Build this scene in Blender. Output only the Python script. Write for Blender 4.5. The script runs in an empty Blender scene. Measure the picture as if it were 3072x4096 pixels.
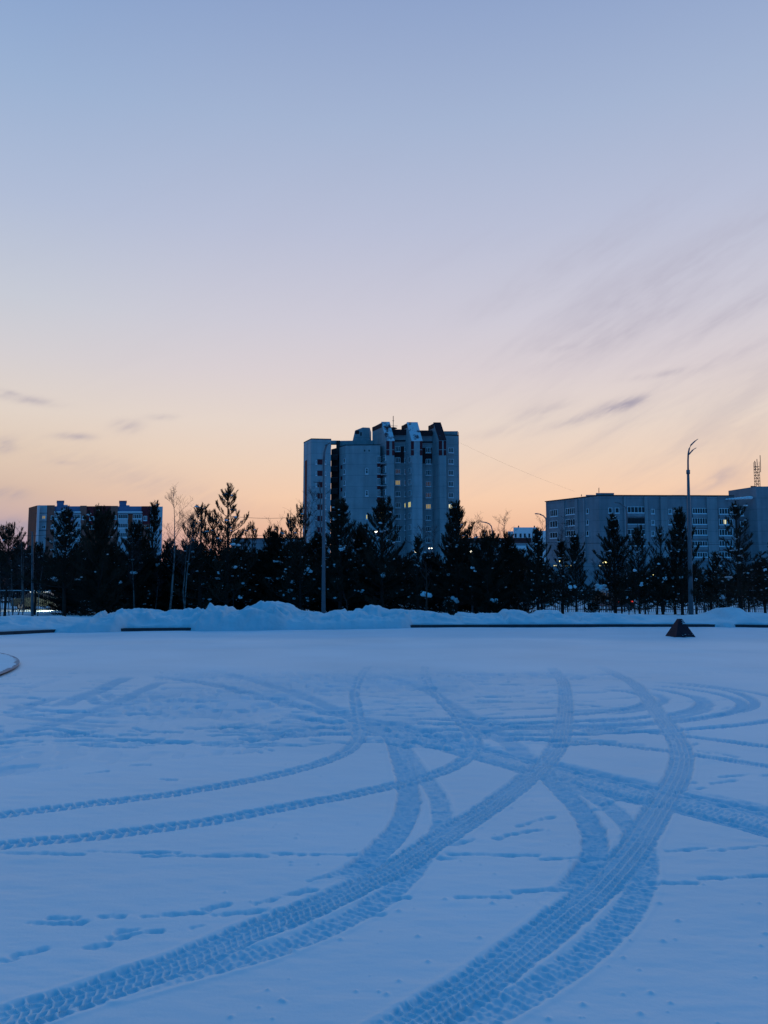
import bpy, bmesh, math, random
import numpy as np
from mathutils import Vector, Matrix

# ------------------------------------------------------------------ camera
sc = bpy.context.scene
C = bpy.context.collection
F = 3077.0                      # focal length in photo pixels (photo 3072 x 4096)
HOR = 2355.0                    # horizon row
EYE = 1.6
TH = math.atan((HOR - 2048) / F)
cam_d = bpy.data.cameras.new("camera")
cam_d.sensor_width = 36.0
cam_d.lens = 36.0 * F / 4096.0
cam_d.clip_start, cam_d.clip_end = 0.1, 6000
cam = bpy.data.objects.new("camera", cam_d)
cam.location = (0, 0, EYE)
cam.rotation_euler = (math.pi / 2 + TH, 0, 0)
C.objects.link(cam)
sc.camera = cam
sc.view_settings.view_transform = 'Standard'
sc.view_settings.look = 'None'
sc.view_settings.exposure = 0.0
sc.view_settings.gamma = 1.0
sc.cycles.use_denoising = True
sc.cycles.denoiser = 'OPENIMAGEDENOISE'
sc.cycles.max_bounces = 6
sc.cycles.sample_clamp_indirect = 4.0

def ray(px, py):
    u, v = (px - 1536) / F, (2048 - py) / F
    return u, math.cos(TH) - v * math.sin(TH), math.sin(TH) + v * math.cos(TH)
def at(px, py, Y):              # the point seen at that pixel at forward distance Y
    d = ray(px, py); t = Y / d[1]
    return Vector((d[0] * t, Y, EYE + d[2] * t))
def gnd(px, py):                # the point of the level ground seen there
    d = ray(px, py); t = -EYE / d[2]
    return (d[0] * t, d[1] * t)
def zat(py, Y, px=1536):
    return at(px, py, Y).z

def lin(r, g, b):
    f = lambda c: (c / 255 / 12.92) if c / 255 <= 0.04045 else ((c / 255 + 0.055) / 1.055) ** 2.4
    return (f(r), f(g), f(b), 1)

# ------------------------------------------------------------------ sky (dusk, sun already set)
w = bpy.data.worlds.new("World"); sc.world = w; w.use_nodes = True
nt = w.node_tree; nt.nodes.clear(); L = nt.links
def N(t, **k):
    n = nt.nodes.new(t)
    for a, b in k.items(): setattr(n, a, b)
    return n
def M(op, a, b=None, c=None, clamp=False):
    n = N('ShaderNodeMath', operation=op, use_clamp=clamp)
    for i, v in enumerate((a, b, c)):
        if v is None: continue
        if isinstance(v, (int, float)): n.inputs[i].default_value = v
        else: L.new(v, n.inputs[i])
    return n.outputs[0]
def mixc(f, a, b):
    n = N('ShaderNodeMix', data_type='RGBA')
    for s, v in ((n.inputs[0], f), (n.inputs[6], a), (n.inputs[7], b)):
        if isinstance(v, (int, float, tuple)): s.default_value = v
        else: L.new(v, s)
    return n.outputs[2]
def ramp(fac, stops):
    n = N('ShaderNodeValToRGB'); cr = n.color_ramp
    while len(cr.elements) > 1: cr.elements.remove(cr.elements[-1])
    for i, (p, c) in enumerate(stops):
        e = cr.elements[0] if i == 0 else cr.elements.new(p)
        e.position = p; e.color = c
    L.new(fac, n.inputs[0]); return n.outputs[0]
def smooth(x, lo, hi):
    n = N('ShaderNodeMapRange', interpolation_type='SMOOTHSTEP')
    L.new(x, n.inputs[0]); n.inputs[1].default_value = lo; n.inputs[2].default_value = hi
    return n.outputs[0]
tc = N('ShaderNodeTexCoord'); sx = N('ShaderNodeSeparateXYZ'); L.new(tc.outputs['Generated'], sx.inputs[0])
dx, dy, dz = sx.outputs
front = ramp(dz, [(0.0, lin(214, 142, 128)), (.034, lin(226, 160, 140)), (.066, lin(237, 181, 152)), (.085, lin(241, 193, 161)),
    (.115, lin(247, 206, 175)), (.163, lin(238, 211, 190)), (.21, lin(231, 214, 203)), (.272, lin(219, 208, 211)),
    (.332, lin(207, 203, 215)), (.434, lin(186, 192, 215)), (.536, lin(165, 181, 211)), (.634, lin(143, 164, 203)),
    (.80, (.085, .265, .63, 1)), (1.0, (.03, .255, .64, 1))])
side = ramp(dz, [(0.0, lin(150, 130, 160)), (.05, lin(170, 152, 176)), (.082, lin(196, 171, 171)), (.115, lin(212, 185, 169)),
    (.163, lin(226, 204, 184)), (.21, lin(225, 211, 200)), (.272, lin(212, 207, 210)), (.332, lin(199, 203, 214)),
    (.434, lin(176, 189, 215)), (.536, lin(154, 177, 211)), (.634, lin(132, 160, 204)),
    (.80, (.07, .26, .63, 1)), (1.0, (.03, .255, .64, 1))])
back = ramp(dz, [(0.0, (.016, .12, .34, 1)), (.3, (.006, .14, .40, 1)), (.7, (.012, .205, .54, 1)), (1.0, (.03, .255, .64, 1))])
hl = M('SQRT', M('ADD', M('ADD', M('MULTIPLY', dx, dx), M('MULTIPLY', dy, dy)), 1e-6))
SAZ = math.radians(9)
cosd = M('DIVIDE', M('ADD', M('MULTIPLY', dx, math.sin(SAZ)), M('MULTIPLY', dy, math.cos(SAZ))), hl)
f_side = M('SUBTRACT', 1.0, smooth(cosd, .78, 1.0))
f_back = M('SUBTRACT', 1.0, smooth(cosd, -.35, .72))
az = M('ARCTAN2', dx, dy); el = M('ARCSINE', dz)
skyc = mixc(f_back, mixc(f_side, front, side), back)
# thin high streaks, drawn out towards the upper right
cb = N('ShaderNodeCombineXYZ')
ca, sa = math.cos(math.radians(27)), math.sin(math.radians(27))
uu = M('ADD', M('MULTIPLY', az, ca), M('MULTIPLY', el, sa)); vv = M('SUBTRACT', M('MULTIPLY', el, ca), M('MULTIPLY', az, sa))
L.new(M('MULTIPLY', uu, 3.2), cb.inputs[0]); L.new(M('MULTIPLY', vv, 17.0), cb.inputs[1])
nz = N('ShaderNodeTexNoise'); L.new(cb.outputs[0], nz.inputs['Vector']); nz.inputs['Scale'].default_value = 1.0
nz.inputs['Detail'].default_value = 6; nz.inputs['Roughness'].default_value = .62; nz.inputs['Distortion'].default_value = .5
st = M('MULTIPLY', smooth(nz.outputs[0], .40, .78), M('MULTIPLY', smooth(az, -.05, .32), M('MULTIPLY', smooth(el, .06, .16), M('SUBTRACT', 1.0, smooth(el, .30, .52)))))
st2 = M('MULTIPLY', smooth(nz.outputs[0], .45, .8), .03)
# small separate clouds near the horizon
cb2 = N('ShaderNodeCombineXYZ'); L.new(M('MULTIPLY', uu, 30.0), cb2.inputs[0]); L.new(M('MULTIPLY', vv, 110.0), cb2.inputs[1])
nz2 = N('ShaderNodeTexNoise'); L.new(cb2.outputs[0], nz2.inputs['Vector']); nz2.inputs['Scale'].default_value = 1.0; nz2.inputs['Detail'].default_value = 4
tot = None
for (px, py, a, b, rot, s) in [(100, 1597, 95, 15, -3, .40), (40, 1570, 70, 9, -12, .22), (300, 1746, 62, 13, 3, .50), (505, 1706, 52, 26, 10, .38), (648, 1668, 45, 12, 4, .32),
        (15, 1782, 40, 26, 4, .45), (262, 1851, 36, 8, 2, .25), (2490, 1618, 110, 24, 12, .50), (2360, 1665, 190, 20, 14, .36), (2170, 1642, 110, 30, 14, .26),
        (2640, 1497, 100, 12, 4, .30), (2890, 1900, 50, 22, 20, .40), (2780, 1960, 170, 20, 8, .18), (2220, 1395, 70, 12, 5, .18), (2000, 1725, 160, 22, 12, .14),
        (30, 1975, 70, 22, 4, .35), (560, 1920, 420, 60, -14, .16), (-60, 2110, 190, 34, 2, .85), (2950, 1250, 330, 40, 22, .18), (2500, 1330, 400, 35, 20, .16), (2650, 1130, 520, 70, 23, .16), (2350, 1000, 420, 60, 24, .10), (2900, 1430, 260, 30, 18, .18)]:
    d = ray(px, py); n_ = math.sqrt(sum(c * c for c in d)); a0 = math.atan2(d[0], d[1]); e0 = math.asin(d[2] / n_)
    cr_, sr_ = math.cos(math.radians(rot)), math.sin(math.radians(rot))
    du = M('MULTIPLY', M('SUBTRACT', az, a0), math.cos(e0)); dv = M('SUBTRACT', el, e0)
    p = M('DIVIDE', M('ADD', M('MULTIPLY', du, cr_), M('MULTIPLY', dv, sr_)), a / F)
    q = M('DIVIDE', M('SUBTRACT', M('MULTIPLY', dv, cr_), M('MULTIPLY', du, sr_)), b / F)
    g = M('MULTIPLY', M('EXPONENT', M('MULTIPLY', M('ADD', M('MULTIPLY', p, p), M('MULTIPLY', q, q)), -1.0)), s)
    tot = g if tot is None else M('ADD', tot, g)
cl = M('ADD', M('MULTIPLY', tot, M('ADD', M('MULTIPLY', smooth(nz2.outputs[0], .3, .7), .75), .35)), M('ADD', M('MULTIPLY', st, .21), st2), clamp=True)
skyc = mixc(M('MULTIPLY', cl, 1.1), skyc, lin(156, 150, 170))
bg = N('ShaderNodeBackground'); L.new(skyc, bg.inputs[0]); bg.inputs[1].default_value = 1.0
wo = N('ShaderNodeOutputWorld'); L.new(bg.outputs[0], wo.inputs[0])

# ------------------------------------------------------------------ materials
def mat(name, col, rough=.7, var=.18, scale=3.0, spec=.3, col2=None, bump=0.0, bscale=30.0, emit=None, estr=1.0, metal=0.0, thresh=None, wall=0.0):
    m = bpy.data.materials.new(name); m.use_nodes = True
    t = m.node_tree; b = t.nodes['Principled BSDF']
    b.inputs['Roughness'].default_value = rough
    b.inputs['Specular IOR Level'].default_value = spec
    b.inputs['Metallic'].default_value = metal
    c = tuple(col[:3]) + (1,)
    if var > 0 or col2:
        tcn = t.nodes.new('ShaderNodeTexCoord'); nn = t.nodes.new('ShaderNodeTexNoise')
        nn.inputs['Scale'].default_value = scale; nn.inputs['Detail'].default_value = 5; nn.inputs['Roughness'].default_value = .6
        t.links.new(tcn.outputs['Object'], nn.inputs['Vector'])
        cr = t.nodes.new('ShaderNodeValToRGB')
        lo, hi = (thresh or (.3, .7))
        cr.color_ramp.elements[0].position = lo; cr.color_ramp.elements[1].position = hi
        cr.color_ramp.elements[0].color = tuple(x * (1 - var) for x in c[:3]) + (1,) if not col2 else c
        cr.color_ramp.elements[1].color = tuple(min(1, x * (1 + var)) for x in c[:3]) + (1,) if not col2 else tuple(col2[:3]) + (1,)
        t.links.new(nn.outputs[0], cr.inputs[0]); t.links.new(cr.outputs[0], b.inputs['Base Color'])
        if wall:                    # rain streaks down the wall and joints between storeys
            def mm(op, x, y=None):
                q = t.nodes.new('ShaderNodeMath'); q.operation = op
                for i_, v_ in enumerate((x, y)):
                    if v_ is None: continue
                    if isinstance(v_, (int, float)): q.inputs[i_].default_value = v_
                    else: t.links.new(v_, q.inputs[i_])
                return q.outputs[0]
            mp = t.nodes.new('ShaderNodeMapping'); mp.inputs['Scale'].default_value = (.9, .9, .07); t.links.new(tcn.outputs['Object'], mp.inputs[0])
            n2 = t.nodes.new('ShaderNodeTexNoise'); n2.inputs['Scale'].default_value = 1.0; n2.inputs['Detail'].default_value = 6; t.links.new(mp.outputs[0], n2.inputs['Vector'])
            sp = t.nodes.new('ShaderNodeSeparateXYZ'); t.links.new(tcn.outputs['Object'], sp.inputs[0])
            jt = mm('LESS_THAN', mm('FRACT', mm('DIVIDE', mm('ADD', sp.outputs[2], .9), 2.81)), .05)
            fac = mm('SUBTRACT', mm('ADD', mm('MULTIPLY', n2.outputs[0], wall), 1 - wall * .5), mm('MULTIPLY', jt, .22))
            sc_ = t.nodes.new('ShaderNodeVectorMath'); sc_.operation = 'SCALE'; t.links.new(cr.outputs[0], sc_.inputs[0]); t.links.new(fac, sc_.inputs['Scale']); t.links.new(sc_.outputs[0], b.inputs['Base Color'])
    else:
        b.inputs['Base Color'].default_value = c
    if bump:
        tcn2 = t.nodes.new('ShaderNodeTexCoord'); n2 = t.nodes.new('ShaderNodeTexNoise'); n2.inputs['Scale'].default_value = bscale; n2.inputs['Detail'].default_value = 4
        t.links.new(tcn2.outputs['Object'], n2.inputs['Vector'])
        bp = t.nodes.new('ShaderNodeBump'); bp.inputs['Strength'].default_value = bump; bp.inputs['Distance'].default_value = .05
        t.links.new(n2.outputs[0], bp.inputs['Height']); t.links.new(bp.outputs[0], b.inputs['Normal'])
    if emit:
        b.inputs['Emission Color'].default_value = tuple(emit[:3]) + (1,); b.inputs['Emission Strength'].default_value = estr
    return m
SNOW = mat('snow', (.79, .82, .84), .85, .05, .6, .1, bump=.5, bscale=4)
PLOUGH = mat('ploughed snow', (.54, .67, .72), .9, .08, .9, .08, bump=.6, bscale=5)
SNOWF = mat('fallen snow', (.78, .80, .83), .8, .06, 8, .2)
GSNOW = bpy.data.materials.new('trodden snow'); GSNOW.use_nodes = True
t = GSNOW.node_tree; b = t.nodes['Principled BSDF']
b.inputs['Roughness'].default_value = .55; b.inputs['Specular IOR Level'].default_value = .35
an = t.nodes.new('ShaderNodeAttribute'); an.attribute_name = 'packed_tint'
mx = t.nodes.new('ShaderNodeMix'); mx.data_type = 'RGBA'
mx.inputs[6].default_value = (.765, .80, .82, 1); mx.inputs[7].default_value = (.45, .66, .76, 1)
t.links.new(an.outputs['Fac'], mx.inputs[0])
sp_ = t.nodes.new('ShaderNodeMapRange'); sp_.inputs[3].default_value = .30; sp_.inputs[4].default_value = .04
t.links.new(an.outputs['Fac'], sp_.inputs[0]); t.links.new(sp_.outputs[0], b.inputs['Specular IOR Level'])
tcn = t.nodes.new('ShaderNodeTexCoord'); nn = t.nodes.new('ShaderNodeTexNoise'); nn.inputs['Scale'].default_value = 55; nn.inputs['Detail'].default_value = 4
nb_ = t.nodes.new('ShaderNodeTexNoise'); nb_.inputs['Scale'].default_value = .35; nb_.inputs['Detail'].default_value = 5
t.links.new(tcn.outputs['Object'], nn.inputs['Vector']); t.links.new(tcn.outputs['Object'], nb_.inputs['Vector'])
mr = t.nodes.new('ShaderNodeMapRange'); mr.inputs[1].default_value = .3; mr.inputs[2].default_value = .7; mr.inputs[3].default_value = .93; mr.inputs[4].default_value = 1.03
t.links.new(nb_.outputs[0], mr.inputs[0])
vm = t.nodes.new('ShaderNodeVectorMath'); vm.operation = 'SCALE'
t.links.new(mx.outputs[2], vm.inputs[0]); t.links.new(mr.outputs[0], vm.inputs['Scale']); t.links.new(vm.outputs[0], b.inputs['Base Color'])
bp = t.nodes.new('ShaderNodeBump'); bp.inputs['Strength'].default_value = .12; bp.inputs['Distance'].default_value = .01
t.links.new(nn.outputs[0], bp.inputs['Height']); t.links.new(bp.outputs[0], b.inputs['Normal'])

CONC = mat('grey concrete panel', (.30, .33, .345), .85, .12, .35, .2, wall=.7)
CONC2 = mat('pale concrete panel', (.35, .38, .40), .85, .10, .3, .2, wall=.7)
CONC3 = mat('brown grey brick wall', (.27, .265, .285), .9, .14, .3, .15, wall=.7)
CONC4 = mat('pale brick pier', (.31, .305, .32), .9, .10, .3, .15, wall=.7)
DARKRED = mat('dark red cladding', (.13, .018, .022), .7, .25, .5, .2)
DARKBR = mat('dark brown cladding', (.05, .022, .024), .8, .25, .5, .2)
DARKREC = mat('dark recess render', (.055, .05, .05), .9, .25, .5, .1)
RUST = mat('orange red panel', (.26, .06, .03), .8, .12, .4, .2)
OCHRE = mat('ochre panel', (.34, .115, .085), .85, .12, .4, .2)
BLUEP = mat('blue panel', (.17, .20, .32), .8, .12, .4, .2)
MAROON = mat('maroon panel', (.16, .022, .028), .8, .15, .4, .2)
WHITEP = mat('white painted frame', (.72, .74, .76), .5, .05, 2, .4)
PALE = mat('pale grey render', (.46, .49, .52), .85, .08, .4, .2)
GLASS = mat('window glass', (.02, .025, .03), .12, .3, .6, .6)
GLASSD = mat('dark window glass', (.012, .013, .016), .2, .3, .6, .3)
def lit(name, c, s): return mat(name, (.05, .05, .05), .3, 0, emit=c, estr=s)
LITY = lit('lit window yellow', (1, .86, .22), .62)
LITG = lit('lit window pale', (1, .93, .55), .85)
LITD = lit('lit window dim', (.8, .50, .34), .03)
LITO = lit('lit window ochre', (1, .75, .25), .26)
METAL = mat('galvanised pole', (.13, .137, .155), .55, .15, 4, .4)
DMETAL = mat('dark painted metal', (.03, .032, .038), .6, .2, 4, .3)
SLOPES = mat('snow dusted red sheet', (.10, .03, .035), .75, .1, .55, .2, col2=(.66, .68, .72), thresh=(.40, .52))
SLOPEW = mat('snowed over sheet', (.12, .09, .11), .75, .1, .55, .2, col2=(.66, .68, .72), thresh=(.40, .47))
SLOPED = mat('bare dark red sheet', (.075, .022, .026), .75, .1, .6, .2, col2=(.5, .48, .5), thresh=(.60, .68))
ROOFR = mat('maroon roof sheet', (.10, .022, .02), .7, .2, .5, .2)
NEEDLE = mat('pine needles', (.046, .038, .026), .85, .35, 1.2, .1)
NEEDLE2 = mat('pine needles far', (.040, .034, .028), .9, .35, 1.0, .1)
BARK = mat('pine bark', (.045, .035, .03), .95, .3, 4, .1)
BIRCH = mat('birch bark', (.20, .18, .175), .9, .35, 3, .1, col2=(.06, .05, .05), thresh=(.45, .62))
TWIG = mat('bare twigs', (.075, .055, .055), .95, .2, 3, .1)
KERBM = mat('dark kerb stone', (.055, .055, .065), .9, .2, 2, .15)
STONE = mat('pinkish stone slab', (.42, .36, .37), .85, .2, 1.5, .2)
PYR = mat('rusty dark steel', (.045, .020, .028), .8, .35, 3, .2)
LAMPG = lit('lamp glass lit', (1, .93, .72), 6)
LAMPY = lit('lamp glass yellow', (1, .86, .35), 5)
REDL = lit('red tail light lens', (1, .06, .03), 1.5)
HEADL = lit('headlight lens', (1, .95, .8), 8)
CARD = mat('dark green car paint', (.02, .026, .022), .35, .1, 2, .5)
CARB = mat('dark blue car paint', (.02, .022, .035), .35, .1, 2, .5)
RUBBER = mat('tyre rubber', (.015, .015, .015), .9, .1, 5, .1)
REDBIN = mat('dull red paint', (.25, .035, .04), .7, .2, 4, .2)

# ------------------------------------------------------------------ mesh helpers
class MB:
    def __init__(s): s.v = []; s.f = []
    def poly(s, pts):
        k = len(s.v); s.v += [tuple(p) for p in pts]; s.f.append(tuple(range(k, k + len(pts))))
    def hexa(s, p):                 # 8 points: bottom 4, top 4
        k = len(s.v); s.v += [tuple(q) for q in p]
        s.f += [tuple(k + i for i in q) for q in ((3, 2, 1, 0), (4, 5, 6, 7), (0, 1, 5, 4), (1, 2, 6, 5), (2, 3, 7, 6), (3, 0, 4, 7))]
    def box(s, x0, x1, y0, y1, z0, z1):
        s.hexa([(x0, y0, z0), (x1, y0, z0), (x1, y1, z0), (x0, y1, z0), (x0, y0, z1), (x1, y0, z1), (x1, y1, z1), (x0, y1, z1)])
    def prism(s, plan, z0, z1):     # plan: list of (x, y); z1 number or list
        n = len(plan); zt = z1 if isinstance(z1, (list, tuple)) else [z1] * n
        k = len(s.v); s.v += [(x, y, z0) for x, y in plan] + [(x, y, z) for (x, y), z in zip(plan, zt)]
        s.f.append(tuple(k + i for i in reversed(range(n)))); s.f.append(tuple(k + n + i for i in range(n)))
        for i in range(n):
            j = (i + 1) % n; s.f.append((k + i, k + j, k + n + j, k + n + i))
    def tube(s, pts, rad, seg=6, cap=True):
        pts = [Vector(p) for p in pts]
        if not isinstance(rad, (list, tuple)): rad = [rad] * len(pts)
        k = len(s.v)
        for i, p in enumerate(pts):
            d = (pts[min(i + 1, len(pts) - 1)] - pts[max(i - 1, 0)]).normalized()
            a = d.cross(Vector((0, 0, 1)) if abs(d.z) < .9 else Vector((1, 0, 0))).normalized(); b_ = d.cross(a)
            for j in range(seg):
                q = 2 * math.pi * j / seg
                s.v.append(tuple(p + (a * math.cos(q) + b_ * math.sin(q)) * rad[i]))
        for i in range(len(pts) - 1):
            for j in range(seg):
                j2 = (j + 1) % seg
                s.f.append((k + i * seg + j, k + i * seg + j2, k + (i + 1) * seg + j2, k + (i + 1) * seg + j))
        if cap:
            s.f.append(tuple(k + j for j in reversed(range(seg)))); s.f.append(tuple(k + (len(pts) - 1) * seg + j for j in range(seg)))
    def build(s, name, m, parent=None, smooth_=False):
        me = bpy.data.meshes.new(name); me.from_pydata(s.v, [], s.f); me.validate()
        bm = bmesh.new(); bm.from_mesh(me); bmesh.ops.recalc_face_normals(bm, faces=bm.faces); bm.to_mesh(me); bm.free()
        if smooth_: me.polygons.foreach_set('use_smooth', [True] * len(me.polygons))
        me.materials.append(m)
        o = bpy.data.objects.new(name, me); C.objects.link(o)
        if parent: attach(o, parent)
        return o
def attach(o, parent):              # geometry is in world coordinates: keep it there
    r = parent
    off = Vector((0, 0, 0))
    while r: off += r.location; r = r.parent
    o.parent = parent
    if o.type == 'MESH' and off.length > 0: o.data.transform(Matrix.Translation(-off))
def thing(name, label, cat, loc=(0, 0, 0), group=None):
    o = bpy.data.objects.new(name, None); C.objects.link(o); o.location = loc; o.empty_display_size = .3
    o['label'] = label; o['category'] = cat
    if group: o['group'] = group
    return o
def tag(o, label=None, cat=None, group=None, kind=None):
    for k, v in (('label', label), ('category', cat), ('group', group), ('kind', kind)):
        if v: o[k] = v
    return o
def children(o): return [c for c in bpy.data.objects if c.parent == o]

# value noise on numpy arrays
def vnoise(x, y, seed):
    xi, yi = np.floor(x).astype(np.int64), np.floor(y).astype(np.int64)
    fx, fy = x - xi, y - yi
    fx = fx * fx * (3 - 2 * fx); fy = fy * fy * (3 - 2 * fy)
    def h(a, b):
        n = (a * 374761393 + b * 668265263 + seed * 1442695041) & 0x7fffffff
        n = ((n ^ (n >> 13)) * 1274126177) & 0x7fffffff
        return ((n ^ (n >> 16)) & 0xffff) / 65535.0
    a, b_, c, d = h(xi, yi), h(xi + 1, yi), h(xi, yi + 1), h(xi + 1, yi + 1)
    return (a * (1 - fx) + b_ * fx) * (1 - fy) + (c * (1 - fx) + d * fx) * fy
def fbm(x, y, seed, oct=4):
    r = 0; a = .5
    for i in range(oct): r = r + a * vnoise(x * 2 ** i, y * 2 ** i, seed + i * 17); a *= .5
    return r / (1 - .5 ** oct)
def sstep(a, b, x):
    t_ = np.clip((x - a) / (b - a), 0, 1); return t_ * t_ * (3 - 2 * t_)
def grid_mesh(name, X, Y, Z, m, attr=None):
    r, c = X.shape
    co = np.stack([X, Y, Z], -1).reshape(-1, 3).astype(np.float32)
    i = (np.arange(r - 1)[:, None] * c + np.arange(c - 1)[None]).ravel()
    q = np.stack([i, i + 1, i + c + 1, i + c], -1).astype(np.int32)
    me = bpy.data.meshes.new(name)
    me.vertices.add(len(co)); me.vertices.foreach_set('co', co.ravel())
    me.loops.add(q.size); me.loops.foreach_set('vertex_index', q.ravel())
    me.polygons.add(len(q)); me.polygons.foreach_set('loop_start', np.arange(len(q), dtype=np.int32) * 4)
    me.polygons.foreach_set('use_smooth', np.ones(len(q), bool))
    me.update(calc_edges=True)
    if attr is not None:
        a = me.attributes.new('packed_tint', 'FLOAT', 'POINT'); a.data.foreach_set('value', attr.ravel().astype(np.float32))
    me.materials.append(m)
    o = bpy.data.objects.new(name, me); C.objects.link(o); return o

# ------------------------------------------------------------------ ground: far sheet
far = MB(); far.poly([(-4000, -200, -.62), (4000, -200, -.62), (4000, 5000, -.62), (-4000, 5000, -.62)])
tag(far.build('ground', SNOW), 'flat snow covered ground reaching the horizon', 'ground', kind='structure')

# ------------------------------------------------------------------ plaza with wheel tracks and footprints
def dens(pts, n=14):                # Catmull-Rom through photo points, dropped onto the ground
    p = np.array(pts, float); p = np.vstack([2 * p[0] - p[1], p, 2 * p[-1] - p[-2]])
    out = []
    for i in range(1, len(p) - 2):
        for k in range(n):
            t_ = k / n
            out.append(.5 * ((2 * p[i]) + (-p[i - 1] + p[i + 1]) * t_ + (2 * p[i - 1] - 5 * p[i] + 4 * p[i + 1] - p[i + 2]) * t_ ** 2 + (-p[i - 1] + 3 * p[i] - 3 * p[i + 1] + p[i + 2]) * t_ ** 3))
    out.append(p[-2])
    return np.array([gnd(a, b_) for a, b_ in out])
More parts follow.
